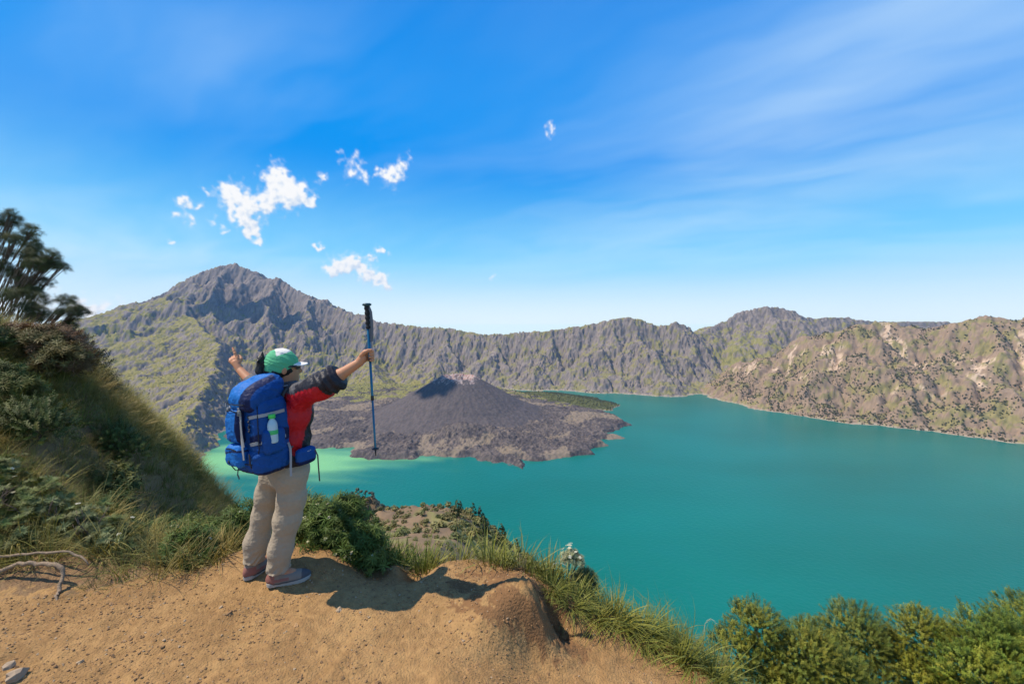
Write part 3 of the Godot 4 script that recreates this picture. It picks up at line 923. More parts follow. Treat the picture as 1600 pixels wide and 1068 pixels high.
# a twig with narrow or oval leaves set round it
func spray_mesh(seed_: int, leaves: int, twig: float, leaf: float, width: float, droop: float, open: float, up := 0.6) -> ArrayMesh:
	var r := RandomNumberGenerator.new()
	r.seed = seed_
	var st := st_new()
	for i in leaves:
		var t := (i + 0.5) / leaves
		var a := i * 2.39996 + r.randf() * 0.5
		var out := Vector3(cos(a), 0, sin(a))
		var g := r.randf_range(0.75, 1.3)
		var c := Color(g, g * r.randf_range(0.95, 1.05), g * 0.9)
		strip(st, Vector3.UP * twig * t, out * open + Vector3.UP * up, leaf * r.randf_range(0.7, 1.15), width * r.randf_range(0.8, 1.2), droop, 2, c, c, 0.45)
	return st.commit()

func flower_mesh(seed_: int) -> ArrayMesh:
	# a flat-topped head of small papery blossoms
	var r := RandomNumberGenerator.new()
	r.seed = seed_
	var st := st_new()
	for i in 16:
		var a := i * 2.39996
		var q := Vector3(cos(a), 0, sin(a)) * 0.022 * sqrt(i / 16.0)
		q.y = 0.004 - q.length() * 0.25 + r.randf_range(-0.002, 0.002)
		for k in 5:
			var b := a + k * TAU / 5.0
			strip(st, q, Vector3(cos(b), 0.5, sin(b)), 0.0075, 0.006, 0.8, 2, Color(0.50, 0.48, 0.38), Color(0.50, 0.48, 0.38), 0.5)
	return st.commit()

func tube(st: SurfaceTool, pts: PackedVector3Array, radii: PackedFloat32Array, sides := 6, col := Color.WHITE) -> void:
	var rings := []
	var up := Vector3(0.31, 0.2, 0.93).normalized()
	for i in pts.size():
		var d := (pts[mini(i + 1, pts.size() - 1)] - pts[maxi(i - 1, 0)]).normalized()
		var x := d.cross(up).normalized()
		var y := x.cross(d)
		var ring := PackedVector3Array()
		for k in sides:
			var a := TAU * k / sides
			ring.push_back(x * cos(a) + y * sin(a))
		rings.push_back(ring)
	st.set_color(col)
	for i in pts.size() - 1:
		for k in sides:
			var k2 := (k + 1) % sides
			var a: Vector3 = rings[i][k]
			var b: Vector3 = rings[i][k2]
			var c: Vector3 = rings[i + 1][k]
			var d: Vector3 = rings[i + 1][k2]
			for q in [[a, i], [d, i + 1], [b, i], [a, i], [c, i + 1], [d, i + 1]]:
				st.add_vertex(pts[q[1]] + q[0] * radii[q[1]])
	for e in [0, pts.size() - 1]:
		for k in sides:
			var a: Vector3 = pts[e] + rings[e][k] * radii[e]
			var b: Vector3 = pts[e] + rings[e][(k + 1) % sides] * radii[e]
			st.add_vertex(pts[e])
			if e == 0: st.add_vertex(a); st.add_vertex(b)
			else: st.add_vertex(b); st.add_vertex(a)

var M := {}       # plant meshes by name
var leafy: StandardMaterial3D
var bark: StandardMaterial3D

func ready_plants() -> void:
	leafy = leaf_paint(0.55)
	bark = paint(Color(0.115, 0.085, 0.065), 0.9)
	M.long_grass = [tuft_mesh(1, 30, 0.42, 0.0055, 1.7, 0.55, 0.05, 5), tuft_mesh(2, 26, 0.34, 0.005, 2.2, 0.7, 0.05, 5), tuft_mesh(3, 34, 0.38, 0.0045, 1.3, 0.5, 0.06, 5)]
	M.short_grass = [tuft_mesh(4, 22, 0.15, 0.0045, 0.9, 0.6, 0.03, 3), tuft_mesh(5, 24, 0.12, 0.004, 0.6, 0.5, 0.04, 3)]
	M.dry_grass = [tuft_mesh(6, 24, 0.30, 0.0035, 1.9, 0.7, 0.04, 5, 1.0), tuft_mesh(7, 18, 0.22, 0.003, 1.2, 0.6, 0.03, 4, 1.0)]
	M.narrow = [spray_mesh(8, 22, 0.05, 0.058, 0.0066, 0.5, 0.7), spray_mesh(9, 24, 0.07, 0.048, 0.0058, 0.6, 0.8)]
	M.rosette = [spray_mesh(10, 30, 0.02, 0.055, 0.006, 0.3, 0.8, 0.5)]
	M.needles = [spray_mesh(11, 34, 0.12, 0.12, 0.0035, 1.2, 0.45, 0.8), spray_mesh(12, 28, 0.10, 0.10, 0.0035, 1.8, 0.6, 0.6)]
	M.oval = [spray_mesh(13, 14, 0.14, 0.055, 0.026, 0.5, 0.9, 0.4), spray_mesh(14, 12, 0.12, 0.050, 0.022, 0.7, 1.0, 0.3)]
	M.small_oval = [spray_mesh(15, 22, 0.16, 0.040, 0.014, 0.4, 0.8, 0.7), spray_mesh(16, 20, 0.13, 0.036, 0.013, 0.6, 0.9, 0.5)]
	M.flower = [flower_mesh(17)]

func turn_to(d: Vector3, spin: float, s: float) -> Basis:
	# a basis whose y looks along d
	var y := d.normalized()
	var x := y.cross(Vector3(0.3, 0.1, 0.95)).normalized()
	return (Basis(x, y, x.cross(y)) * Basis(Vector3.UP, spin)).scaled(Vector3.ONE * s)

func vary(c: Color, by: float) -> Color:
	var g := rng.randf_range(1.0 - by, 1.0 + by)
	return Color(c.r * g * rng.randf_range(0.92, 1.1), c.g * g, c.b * g * rng.randf_range(0.85, 1.1))

# grass over an area: one object
func grass_patch(called: String, label: String, meshes: Array, where: Array[Transform3D], tint: PackedColorArray) -> void:
	for k in meshes.size():
		var w: Array[Transform3D] = []
		var c := PackedColorArray()
		for i in range(k, where.size(), meshes.size()):
			w.push_back(where[i]); c.push_back(tint[i])
		var o := scatter(called, meshes[k], leafy, w, c)
		tag(o, label, "grass", "", "stuff")

# lumpy volume filled with leaf sprays: points near the surface of several lobes
func crown_points(lobes: Array, per: float, r: RandomNumberGenerator) -> Array:
	var out := []
	for l in lobes:
		var c: Vector3 = l[0]
		var s: Vector3 = l[1]
		var n := int(per * (s.x * s.z + s.x * s.y + s.y * s.z) / 3.0)
		for i in n:
			var d := Vector3(r.randfn(), r.randfn(), r.randfn()).normalized()
			if d.y < -0.55: d.y = -d.y
			var rough := 1.0 + 0.35 * noise_a.get_noise_3d(c.x * 3.0 + d.x * 1.6, c.y * 3.0 + d.y * 1.6, c.z * 3.0 + d.z * 1.6)
			var k := pow(r.randf(), 0.30) * rough
			out.push_back([c + d * s * k, (d * s.inverse()).normalized()])
	return out

func limbs(st: SurfaceTool, foot: Vector3, lobes: Array, thick: float, r: RandomNumberGenerator) -> void:
	if thick > 0.03:
		# a tree: one trunk, boughs that leave it, twigs in the crown
		var top := foot
		for l in lobes: top = top.max(Vector3(foot.x, l[0].y, foot.z))
		top += Vector3(0.15, 0.0, 0.1) * top.y * 0.3
		tube(st, [foot, foot.lerp(top, 0.35) + Vector3(0.05, 0, 0), foot.lerp(top, 0.7), top], [thick, thick * 0.8, thick * 0.5, thick * 0.15], 8)
		for l in lobes:
			var c: Vector3 = l[0]
			var s: Vector3 = l[1]
			var t := clampf(c.y / top.y - 0.28, 0.1, 0.95)
			var a := foot.lerp(top, t)
			var bough := 0.38 if lobes.size() < 12 else 0.14
			tube(st, [a, a.lerp(c, 0.5) + Vector3(0, s.y * 0.25 + (0.25 if lobes.size() > 12 else 0.0), 0), c], [thick * bough, thick * bough * 0.65, thick * bough * 0.3], 6)
			for i in 7:
				var d := Vector3(r.randfn(), absf(r.randfn()) * 0.6, r.randfn()).normalized()
				tube(st, [a.lerp(c, 0.6 + 0.06 * i), c + d * s * 0.45, c + d * s * 0.9], [thick * 0.13, thick * 0.09, thick * 0.04], 4)
		return
	for l in lobes:
		var c: Vector3 = l[0]
		var s: Vector3 = l[1]
		var mid := foot.lerp(c, 0.5) + Vector3(r.randf_range(-1, 1), r.randf_range(-0.3, 0.6), r.randf_range(-1, 1)) * s.x * 0.35
		tube(st, [foot, foot.lerp(mid, 0.5) + Vector3(0, s.y * 0.1, 0), mid, mid.lerp(c, 0.6), c + Vector3(0, s.y * 0.3, 0)], [thick, thick * 0.85, thick * 0.65, thick * 0.45, thick * 0.2], 6)
		for i in 5:
			var d := Vector3(r.randfn(), absf(r.randfn()) * 0.6, r.randfn()).normalized()
			tube(st, [mid.lerp(c, 0.2 + 0.15 * i), c + d * s * 0.45, c + d * s * 0.85], [thick * 0.35, thick * 0.22, thick * 0.1], 5)

# a shrub or a tree: stems and foliage, and flower heads where it blooms
func bush(called: String, label: String, category: String, group: String, foot: Vector3, lobes: Array, kind: String, per: float, size: float, tint: Color, seed_: int, flowers := 0, thick := 0.012, second := Color(0, 0, 0, 0)) -> Node3D:
	var r := RandomNumberGenerator.new()
	r.seed = seed_
	var o := thing(called, label, category, foot, group)
	var st := st_new()
	limbs(st, Vector3(0, -0.05, 0), lobes, thick, r)
	st.generate_normals()
	part("trunk" if category == "tree" else "stems", st.commit(), bark, o)
	var meshes: Array = M[kind]
	var pts := crown_points(lobes, per, r)
	for k in meshes.size():
		var w: Array[Transform3D] = []
		var c := PackedColorArray()
		for i in range(k, pts.size(), meshes.size()):
			var p: Vector3 = pts[i][0]
			var d: Vector3 = pts[i][1]
			var aim := (d + Vector3.UP * 0.5 + Vector3(r.randfn(), r.randfn(), r.randfn()) * (0.35 if kind != "needles" else 0.8)).normalized()
			w.push_back(Transform3D(turn_to(aim, r.randf() * TAU, size * r.randf_range(0.7, 1.25)), p))
			var q := tint
			if second.a > 0.0: q = tint.lerp(second, smoothstep(-0.1, 0.25, noise_a.get_noise_3d(p.x * 1.2 + seed_, p.y * 1.2, p.z * 1.2) + r.randf_range(-0.1, 0.1)))
			var g := r.randf_range(0.75, 1.25)
			c.push_back(Color(q.r * g * r.randf_range(0.9, 1.12), q.g * g, q.b * g))
		scatter("crown" if category == "tree" else "foliage", meshes[k], leafy, w, c, o).set_meta("kind", "stuff")
	if flowers > 0:
		var w: Array[Transform3D] = []
		var c := PackedColorArray()
		for i in flowers:
			var q = pts[r.randi() % pts.size()]
			var p: Vector3 = q[0]
			var d: Vector3 = q[1]
			if d.y < 0.1 and r.randf() < 0.7: continue
			w.push_back(Transform3D(turn_to(d + Vector3.UP * 1.2, r.randf() * TAU, r.randf_range(0.45, 0.8)), p + d * 0.02 + Vector3.UP * 0.03))
			c.push_back(Color(1, 1, r.randf_range(0.8, 1.0)))
		var f := scatter("flower_heads", M.flower[0], leafy, w, c, o)
		f.set_meta("kind", "stuff")
	return o

func on_ground(x: float, z: float, up := 0.0) -> Vector3:
	return Vector3(x, ground_h(x, z) + up, z)
# ------------------------------------------------------------------ what grows where
func bank_grass() -> void:
	var long_w: Array[Transform3D] = []
	var long_c := PackedColorArray()
	var dry_w: Array[Transform3D] = []
	var dry_c := PackedColorArray()
	var low_w: Array[Transform3D] = []
	var low_c := PackedColorArray()
	for i in 26000:
		var x := rng.randf_range(-8.6, 2.6)
		var z := rng.randf_range(-7.2, -1.3)
		var b := bank_at(x, z)
		if b < 0.03: continue
		if x > -2.1 and b > (1.3 if x < 0.7 else 2.6): continue
		var left := x < -2.0
		var n := noise_a.get_noise_2d(x * 0.8, z * 0.8)
		# thinner on the bare soil at the foot of the bank
		if left and b < 0.30 and x < -2.75: continue
		if left and b < 0.6 and rng.randf() < 0.55: continue
		if not left and rng.randf() > 0.75: continue
		if x > -2.1 and x < -1.25 and b < 0.10: continue
		var edge := 1.0 if left or b > 0.6 else (1.9 if x < 0.4 else 1.5)
		var p := on_ground(x, z, -0.02)
		# on the bank the blades hang downhill, to the right and towards the path
		var lean := Vector3(rng.randf_range(-0.3, 0.5), 1.0, rng.randf_range(-0.2, 0.5)) if left else Vector3(rng.randf_range(-0.2, 0.5), 1.0, rng.randf_range(-0.5, 0.2))
		var roll := rng.randf()
		var high: float = clampf((p.y - 0.2) / 1.0, 0.0, 1.0) if left else 0.0
		if roll < 0.60 + n * 0.5 and left:
			long_w.push_back(Transform3D(turn_to(lean, rng.randf() * TAU, rng.randf_range(0.55, 1.05) * (0.62 if z < -3.4 and x > -4.9 else 1.0)), p))
			var q := Color(0.135, 0.155, 0.034).lerp(Color(0.330, 0.255, 0.085), clampf(0.5 + n * 1.4 + rng.randf_range(-0.4, 0.4), 0.0, 1.0))
			long_c.push_back(vary(q, 0.25))
		elif roll < 0.80 and (left or b > 0.10):
			dry_w.push_back(Transform3D(turn_to(lean, rng.randf() * TAU, rng.randf_range(0.5, 1.05) * (1.0 if left else (0.55 if x < 0.9 else 1.0))), p))
			dry_c.push_back(vary(Color(0.190, 0.142, 0.066).lerp(Color(0.180, 0.095, 0.052), rng.randf() * high * 0.7), 0.25))
		else:
			low_w.push_back(Transform3D(turn_to(lean, rng.randf() * TAU, rng.randf_range(0.6, 1.3) * edge), p))
			low_c.push_back(vary(Color(0.125, 0.160, 0.032).lerp(Color(0.250, 0.220, 0.065), clampf(rng.randf() + n, 0.0, 1.0)), 0.2))
	grass_patch("bank_grass", "long olive grass hanging over the bank beside the path", M.long_grass, long_w, long_c)
	grass_patch("dry_grass", "dry straw-coloured grass among the green on the rim", M.dry_grass, dry_w, dry_c)
	grass_patch("rim_grass", "short green grass along the edge of the earth path", M.short_grass, low_w, low_c)


func lobe(x: float, y: float, z: float, r: float, flat := 1.0) -> Array:
	return [Vector3(x, y, z), Vector3(r, r * flat, r)]

func garden() -> void:
	bank_grass()
	# the feathery tree behind the bank
	var foot := Vector3(-10.6, -1.2, -8.2)
	var lb := []
	var r := RandomNumberGenerator.new()
	r.seed = 55
	for q in [[-9.77, 3.43, -8.0, 0.42], [-9.24, 3.06, -8.0, 0.40], [-9.75, 2.75, -8.1, 0.45], [-10.3, 3.2, -8.3, 0.6], [-9.35, 2.45, -7.9, 0.38], [-8.90, 2.85, -7.8, 0.25], [-8.10, 1.90, -7.5, 0.30], [-8.55, 2.02, -7.5, 0.34], [-9.3, 1.8, -7.7, 0.5], [-10.2, 3.8, -8.3, 0.45], [-8.9, 1.4, -7.4, 0.4], [-10.4, 2.0, -8.2, 0.6]]:
		# each bough ends in several small separate tufts
		for i in 6:
			var d := Vector3(r.randfn(), r.randfn() * 0.6, r.randfn()).normalized() * float(q[3]) * r.randf_range(0.35, 1.1)
			lb.push_back(lobe(q[0] - foot.x + d.x, q[1] - foot.y + d.y, q[2] - foot.z + d.z, r.randf_range(0.08, 0.165), 0.8))
	bush("feathery_tree", "dark feathery tree with sparse needle tufts rising behind the grassy bank", "tree", "", foot, lb, "needles", 6200.0, 0.55, Color(0.048, 0.062, 0.024), 201, 0, 0.06, Color(0.075, 0.086, 0.032))
	# shrubs along the crest of the bank
	bush("dark_shrub", "dark leafy shrub hanging over the far edge of the grassy bank", "shrub", "", Vector3(-6.3, 0.35, -5.9), [lobe(-0.10, 0.70, -0.1, 0.34), lobe(-0.37, 0.94, -0.1, 0.36), lobe(0.38, 0.50, 0.25, 0.26), lobe(0.10, 0.32, 0.3, 0.32), lobe(-0.6, 0.6, 0.1, 0.4)], "small_oval", 4200.0, 0.85, Color(0.034, 0.044, 0.016), 202, 0, 0.02, Color(0.075, 0.062, 0.024))
	bush("round_bush", "small rounded green bush at the crest of the grassy bank", "shrub", "", on_ground(-4.66, -4.8), [lobe(-0.05, 0.22, 0.0, 0.21), lobe(0.16, 0.12, 0.0, 0.15), lobe(-0.2, 0.12, 0.05, 0.15)], "small_oval", 6500.0, 0.6, Color(0.085, 0.115, 0.028), 203, 0, 0.012, Color(0.145, 0.140, 0.035))
	bush("russet_bush", "russet-brown dry bush on top of the grassy bank", "shrub", "", on_ground(-5.55, -4.9), [lobe(0.0, 0.25, 0.0, 0.30, 0.8), lobe(-0.35, 0.28, 0.0, 0.28, 0.8), lobe(0.28, 0.08, 0.1, 0.24, 0.8)], "narrow", 5200.0, 1.3, Color(0.150, 0.078, 0.040), 204, 0, 0.010, Color(0.120, 0.105, 0.035))
	bush("leafy_bush", "bright green leafy bush low on the right edge of the grassy bank", "shrub", "", on_ground(-3.75, -4.05), [lobe(0.0, 0.12, 0.0, 0.16), lobe(0.14, 0.06, 0.05, 0.12)], "oval", 4200.0, 0.6, Color(0.100, 0.130, 0.028), 205)
	# small bushes in the long grass
	for i in 9:
		var p := [Vector2(-4.6, -3.9), Vector2(-5.2, -4.2), Vector2(-4.1, -4.1), Vector2(-5.9, -4.5), Vector2(-3.7, -3.7), Vector2(-4.9, -3.4), Vector2(-6.3, -4.1), Vector2(-5.5, -3.6), Vector2(-3.4, -3.85)][i] as Vector2
		var s := r.randf_range(0.13, 0.24)
		bush("bank_bush", ["small fine-leaved bush growing in the long grass of the bank", "small spiky narrow-leaved bush growing in the long grass of the bank", "small broad-leaved bush growing in the long grass of the bank"][i % 3], "shrub", "small bushes in the bank grass", on_ground(p.x, p.y), [lobe(0, s * 0.9, 0, s, 0.9), lobe(s * 0.8, s * 0.5, s * 0.3, s * 0.8, 0.9), lobe(-s * 0.6, s * 0.6, 0.1, s * 0.7, 0.9)], ["small_oval", "narrow", "oval"][i % 3], 4600.0, 0.6 if i % 3 != 1 else 1.2, Color(0.060, 0.085, 0.022), 300 + i, 0, 0.010, Color(0.125, 0.130, 0.034))
	# grey-green tufted shrubs in front
	var k := 0
	for q in [[-3.76, -3.15, 0.22], [-3.36, -3.12, 0.20], [-3.62, -2.92, 0.15], [-4.15, -3.2, 0.22], [-3.02, -3.05, 0.16]]:
		bush("tufted_shrub", ["silver-green tufted shrub on the bank above the bare root", "silver-green tufted shrub beside the dead twigs on the bank", "low silver-green tuft on the bank just above the bare root", "silver-green tufted shrub highest on the bank face", "silver-green tuft on the bank next to the dark flowering shrubs"][k], "shrub", "silver-green tufted shrubs on the bank", on_ground(q[0], q[1]), [lobe(0, 0.10, 0, q[2], 0.6), lobe(q[2] * 0.7, 0.05, 0.05, q[2] * 0.7, 0.6), lobe(-q[2] * 0.6, 0.06, 0.0, q[2] * 0.7, 0.6)], "rosette", 3000.0, 0.85, Color(0.165, 0.185, 0.085), 210 + k, 3, 0.008, Color(0.120, 0.150, 0.045))
		k += 1
	# dark green shrubs with white flower heads
	k = 0
	for q in [[-2.86, -3.50, 0.25, 0.34, 16], [-2.34, -3.42, 0.24, 0.42, 14], [-2.46, -3.02, 0.15, 0.16, 8], [-1.42, -3.25, 0.25, 0.26, 34], [-1.16, -3.08, 0.16, 0.16, 10], [-1.72, -3.32, 0.18, 0.30, 12], [-2.05, -3.42, 0.2, 0.2, 8], [-3.2, -3.6, 0.22, 0.26, 10]]:
		bush("flowering_shrub", ["dark green shrub with white flower heads between the bank grass and the hiker", "tall dark green spiky shrub just behind the hiker's legs", "small dark green flowering shrub low beside the hiker's boots", "broad green shrub full of white flower heads to the right of the hiker's legs", "small green flowering shrub at the edge of the path past the broad one", "green flowering shrub partly hidden behind the hiker's trousers", "low green shrub behind the hiker's heels", "green flowering shrub at the foot of the overgrown bank"][k], "shrub", "flowering shrubs along the rim", on_ground(q[0], q[1], -0.03), [lobe(0, q[3] * 0.55, 0, q[2], 0.9), lobe(q[2] * 0.6, q[3] * 0.35, 0.06, q[2] * 0.75, 0.8), lobe(-q[2] * 0.65, q[3] * 0.4, 0.02, q[2] * 0.7, 0.8), lobe(0.05, q[3] * 0.95, -0.03, q[2] * 0.6, 0.9)], "narrow", 4600.0, 1.1, Color(0.070, 0.110, 0.022), 220 + k, q[4] * 3, 0.008, Color(0.135, 0.165, 0.036))
		k += 1
	# the pale plant and its dark neighbour on the very edge
	bush("pale_flower_plant", "pale silvery flower plant on a bare forked stem at the rim edge", "plant", "", on_ground(0.40, -2.93), [lobe(0.03, 0.20, 0.0, 0.065, 0.7), lobe(0.08, 0.18, 0.02, 0.045, 0.7)], "rosette", 26000.0, 0.45, Color(0.300, 0.320, 0.190), 231, 14, 0.006)
	bush("dark_tuft_bush", "small dark green bush beside the pale flower plant at the rim edge", "shrub", "", on_ground(0.54, -2.97), [lobe(0, 0.10, 0, 0.085, 1.1), lobe(0.03, 0.02, 0.0, 0.08)], "narrow", 22000.0, 0.5, Color(0.070, 0.092, 0.026), 232, 3, 0.006, Color(0.150, 0.150, 0.055))
	# trees whose crowns rise from the slope below the rim
	var trees := [
		[Vector3(4.75, -6.7, -8.0), [[0.15, 2.35, 0.0, 0.50], [-0.25, 1.9, 0.1, 0.50], [0.5, 1.8, 0.2, 0.5], [0.1, 1.2, 0.4, 0.7]], Color(0.123, 0.150, 0.029), Color(0.189, 0.205, 0.033), "olive-green tree below the rim nearest the drooping tussocks"],
		[Vector3(5.7, -6.9, -7.7), [[0.0, 2.3, 0.0, 0.55], [0.55, 2.0, 0.1, 0.50], [-0.35, 1.7, 0.3, 0.55], [0.2, 1.2, 0.4, 0.7]], Color(0.152, 0.179, 0.031), Color(0.232, 0.231, 0.035), "yellowish small-leaved tree below the rim between two olive crowns"],
		[Vector3(7.4, -7.6, -8.6), [[0.1, 2.6, 0.0, 0.65], [-0.55, 2.2, 0.0, 0.65], [0.6, 2.25, 0.1, 0.6], [0.0, 1.5, 0.5, 0.9]], Color(0.128, 0.157, 0.031), Color(0.174, 0.192, 0.037), "broad olive-green tree in the middle of the trees below the rim"],
		[Vector3(8.5, -7.0, -8.2), [[0.0, 2.3, 0.0, 0.55], [0.45, 2.1, 0.2, 0.50], [-0.3, 1.6, 0.3, 0.6], [0.3, 1.2, 0.4, 0.7]], Color(0.217, 0.222, 0.029), Color(0.160, 0.179, 0.031), "golden-green tree below the rim beside the tallest green one"],
		[Vector3(9.2, -6.6, -7.4), [[-0.1, 2.25, 0.0, 0.7], [-0.6, 1.9, 0.2, 0.7], [0.5, 2.15, 0.1, 0.7], [0.0, 1.5, 0.5, 1.0]], Color(0.133, 0.184, 0.026), Color(0.239, 0.256, 0.033), "tallest dense green tree below the rim"],
		[Vector3(10.9, -6.9, -8.1), [[0.0, 2.3, 0.0, 0.8], [-0.7, 2.1, 0.2, 0.7], [0.8, 2.3, 0.1, 0.8]], Color(0.174, 0.205, 0.029), Color(0.239, 0.256, 0.033), "yellow-green tree below the rim past the tallest one"]]
	k = 0
	for t in trees:
		lb = []
		var at: Vector3 = t[0]
		var drop := at.y - slope_h(at.x, at.z)
		for q in t[1]: lb.push_back(lobe(q[0], q[1] + drop, q[2], q[3], 0.85))
		bush("rim_tree", t[4], "tree", "trees below the rim", at - Vector3(0, drop, 0), lb, "small_oval", 2600.0, 0.95, t[2], 240 + k, 0, 0.045, t[3])
		k += 1
	tussocks()
	roots()

func tussocks() -> void:
	var mesh := [tuft_mesh(31, 190, 0.36, 0.0062, 2.3, 0.75, 0.06, 6, 0.25), tuft_mesh(32, 150, 0.29, 0.0058, 1.8, 0.65, 0.06, 5, 0.3)]
	var k := 0
	# [x, z, size, lean to the right, which, label]
	for q in [[0.27, -2.74, 0.62, 0.2, 1, "short grass tussock on the crumbling right side of the mound"], [0.40, -2.70, 0.75, 0.2, 1, "bright green tussock between the mound and the pale flower plant"], [0.56, -2.66, 0.70, 0.3, 1, "yellow-green tussock just in front of the small dark rim bush"], [0.70, -2.70, 0.85, 0.35, 0, "tall arching tussock at the top of the row along the path edge"], [0.86, -2.66, 0.85, 0.4, 0, "arching tussock, second in the row along the path edge"], [1.00, -2.60, 0.80, 0.5, 1, "shorter tussock wedged into the row along the path edge"], [1.10, -2.52, 1.05, 0.7, 0, "largest drooping tussock hanging over the path edge"], [1.25, -2.42, 0.95, 0.8, 0, "drooping tussock below the largest one"], [1.05, -2.75, 0.9, 0.5, 0, "tussock behind the row, out over the drop"]]:
		var o := thing("grass_tussock", q[5], "tussock", on_ground(q[0], q[1], -0.02), "tussocks along the path edge")
		o.basis = turn_to(Vector3(q[3], 1.0, 0.15), k * 1.3, q[2] * 1.15)
		var m := leaf_paint(0.55)
		m.albedo_color = vary(Color(0.215, 0.215, 0.046), 0.12).linear_to_srgb()
		part("blades", mesh[q[4]], m, o)
		k += 1
	# tall seed stalks
	var i := 0
	for q in [[1.29, -2.70, 0.36, 0.06, "tall pale seed stalk curving over the lake behind the tussocks"], [0.27, -2.86, 0.13, 0.08, "short pale curved stalk at the rim near the mound"], [1.62, -2.45, 0.34, 0.02, "straight pale seed stalk in front of the rim trees"]]:
		var o := thing("seed_stalk", q[4], "grass stalk", on_ground(q[0], q[1], 0.0), "seed stalks along the rim")
		var st := st_new()
		var h: float = q[2]
		tube(st, [Vector3.ZERO, Vector3(0.01, h * 0.5, 0), Vector3(0.025, h * 0.9, 0), Vector3(0.04 + q[3] * 0.4, h, 0)], [0.0025, 0.002, 0.0018, 0.0015], 5)
		st.generate_normals()
		part("stem", st.commit(), paint(Color(0.36, 0.34, 0.20), 0.8), o)
		var s2 := st_new()
		for k2 in 26:
			var t := k2 / 26.0
			strip(s2, Vector3(0.03 + q[3] * 0.4 * t + q[3] * t * 0.7, h * (0.95 + 0.05 * sin(t * PI)) - t * t * 0.02, 0), Vector3(1.0, 0.3 * sin(k2 * 2.4), cos(k2 * 2.4) * 0.5), 0.022, 0.003, 0.8, 2, Color(0.5, 0.46, 0.32), Color(0.5, 0.46, 0.32))
		part("seed_head", s2.commit(), leafy, o)
		i += 1

func roots() -> void:
	var wood := paint(Color(0.255, 0.185, 0.125), 0.9)
	wood.normal_enabled = true
	wood.normal_texture = noise_tex(0.05, 4, 256, 10.0, 6)
	wood.uv1_triplanar = true
	wood.uv1_scale = Vector3(9, 9, 9)
	var k := 0
	for q in [
		[[Vector3(-3.75, 0.10, -2.50), Vector3(-3.5, 0.14, -2.56), Vector3(-3.33, 0.145, -2.60), Vector3(-3.2, 0.185, -2.62), Vector3(-3.1, 0.17, -2.63), Vector3(-2.98, 0.165, -2.62), Vector3(-2.93, 0.12, -2.60), Vector3(-2.90, 0.06, -2.55), Vector3(-2.86, 0.04, -2.50), Vector3(-2.82, 0.01, -2.46), Vector3(-2.79, -0.03, -2.44)], [0.015, 0.014, 0.014, 0.013, 0.012, 0.013, 0.012, 0.010, 0.007, 0.005, 0.003], "thick bare root bent down over the bank onto the path"],
		[[Vector3(-3.6, 0.20, -2.62), Vector3(-3.35, 0.21, -2.66), Vector3(-3.12, 0.22, -2.68), Vector3(-2.95, 0.20, -2.70), Vector3(-2.8, 0.14, -2.66)], [0.009, 0.009, 0.008, 0.007, 0.003], "thinner bare root lying behind the thick bent one"]]:
		var st := st_new()
		var pts := PackedVector3Array()
		var rad := PackedFloat32Array()
		var src: Array = q[0]
		for i in src.size() - 1:
			for u in 4:
				var t := u / 4.0
				var p: Vector3 = src[i].cubic_interpolate(src[i + 1], src[maxi(i - 1, 0)], src[mini(i + 2, src.size() - 1)], t)
				pts.push_back(p + Vector3(noise_b.get_noise_1d(i * 7.0 + u), noise_b.get_noise_1d(i * 5.0 + u + 90.0), 0) * 0.012)
				rad.push_back(lerpf(q[1][i], q[1][i + 1], t) * (1.0 + 0.25 * noise_b.get_noise_1d(i * 9.0 + u * 2.0)))
		tube(st, pts, rad, 8)
		st.generate_normals()
		var o := part("exposed_root", st.commit(), wood)
		tag(o, q[2], "root", "exposed roots on the bank")
		k += 1
	# fine roots that hang from the cut side of the mound
	var hr := RandomNumberGenerator.new()
	hr.seed = 88
	var hs := st_new()
	for i in 150:
		var x := hr.randf_range(0.10, 0.27)
		var z := -2.60 + hr.randf_range(-0.09, 0.14)
		var g := hr.randf_range(0.5, 1.3)
		strip(hs, Vector3(x, ground_h(x, z) + 0.002, z), Vector3(0.8 + hr.randfn() * 0.4, 0.15, hr.randfn() * 0.5), hr.randf_range(0.04, 0.13), 0.0026, 2.6, 4, Color(0.115 * g, 0.068 * g, 0.036 * g), Color(0.115 * g, 0.068 * g, 0.036 * g))
	var hm := leaf_paint(0.1)
	tag(part("hanging_roots", hs.commit(), hm), "tangle of fine brown roots hanging from the cut side of the mound", "roots")
	# dead twigs standing among the tufted shrubs
	var r := RandomNumberGenerator.new()
	r.seed = 71
	for i in 3:
		var base: Vector3 = [on_ground(-3.55, -3.05), on_ground(-3.18, -3.0), on_ground(-3.85, -2.95)][i]
		var st := st_new()
		for b in 9:
			var d := Vector3(r.randf_range(-0.8, 0.9), 1.0, r.randf_range(-0.4, 0.5)).normalized()
			var l := r.randf_range(0.10, 0.26)
			var m := d * l * 0.5 + Vector3(r.randfn(), r.randfn(), r.randfn()) * 0.012
			tube(st, [Vector3.ZERO, m, d * l, d * l * 1.25 + Vector3(r.randfn(), r.randfn(), r.randfn()) * 0.02], [0.006, 0.0045, 0.003, 0.0015], 5)
			for e in 3:
				var q := m.lerp(d * l, r.randf())
				tube(st, [q, q + (d + Vector3(r.randfn(), r.randfn(), r.randfn()) * 0.8).normalized() * 0.06], [0.0028, 0.001], 4)
		st.generate_normals()
		var o := part("dead_twigs", st.commit(), paint(Color(0.150, 0.105, 0.080), 0.95))
		o.position = base
		tag(o, ["dead grey-brown twigs standing between two silver-green tufts", "dead twigs leaning out of the bank near the flowering shrubs", "dead twigs above the thick bare root"][i], "twigs", "dead twigs on the bank")

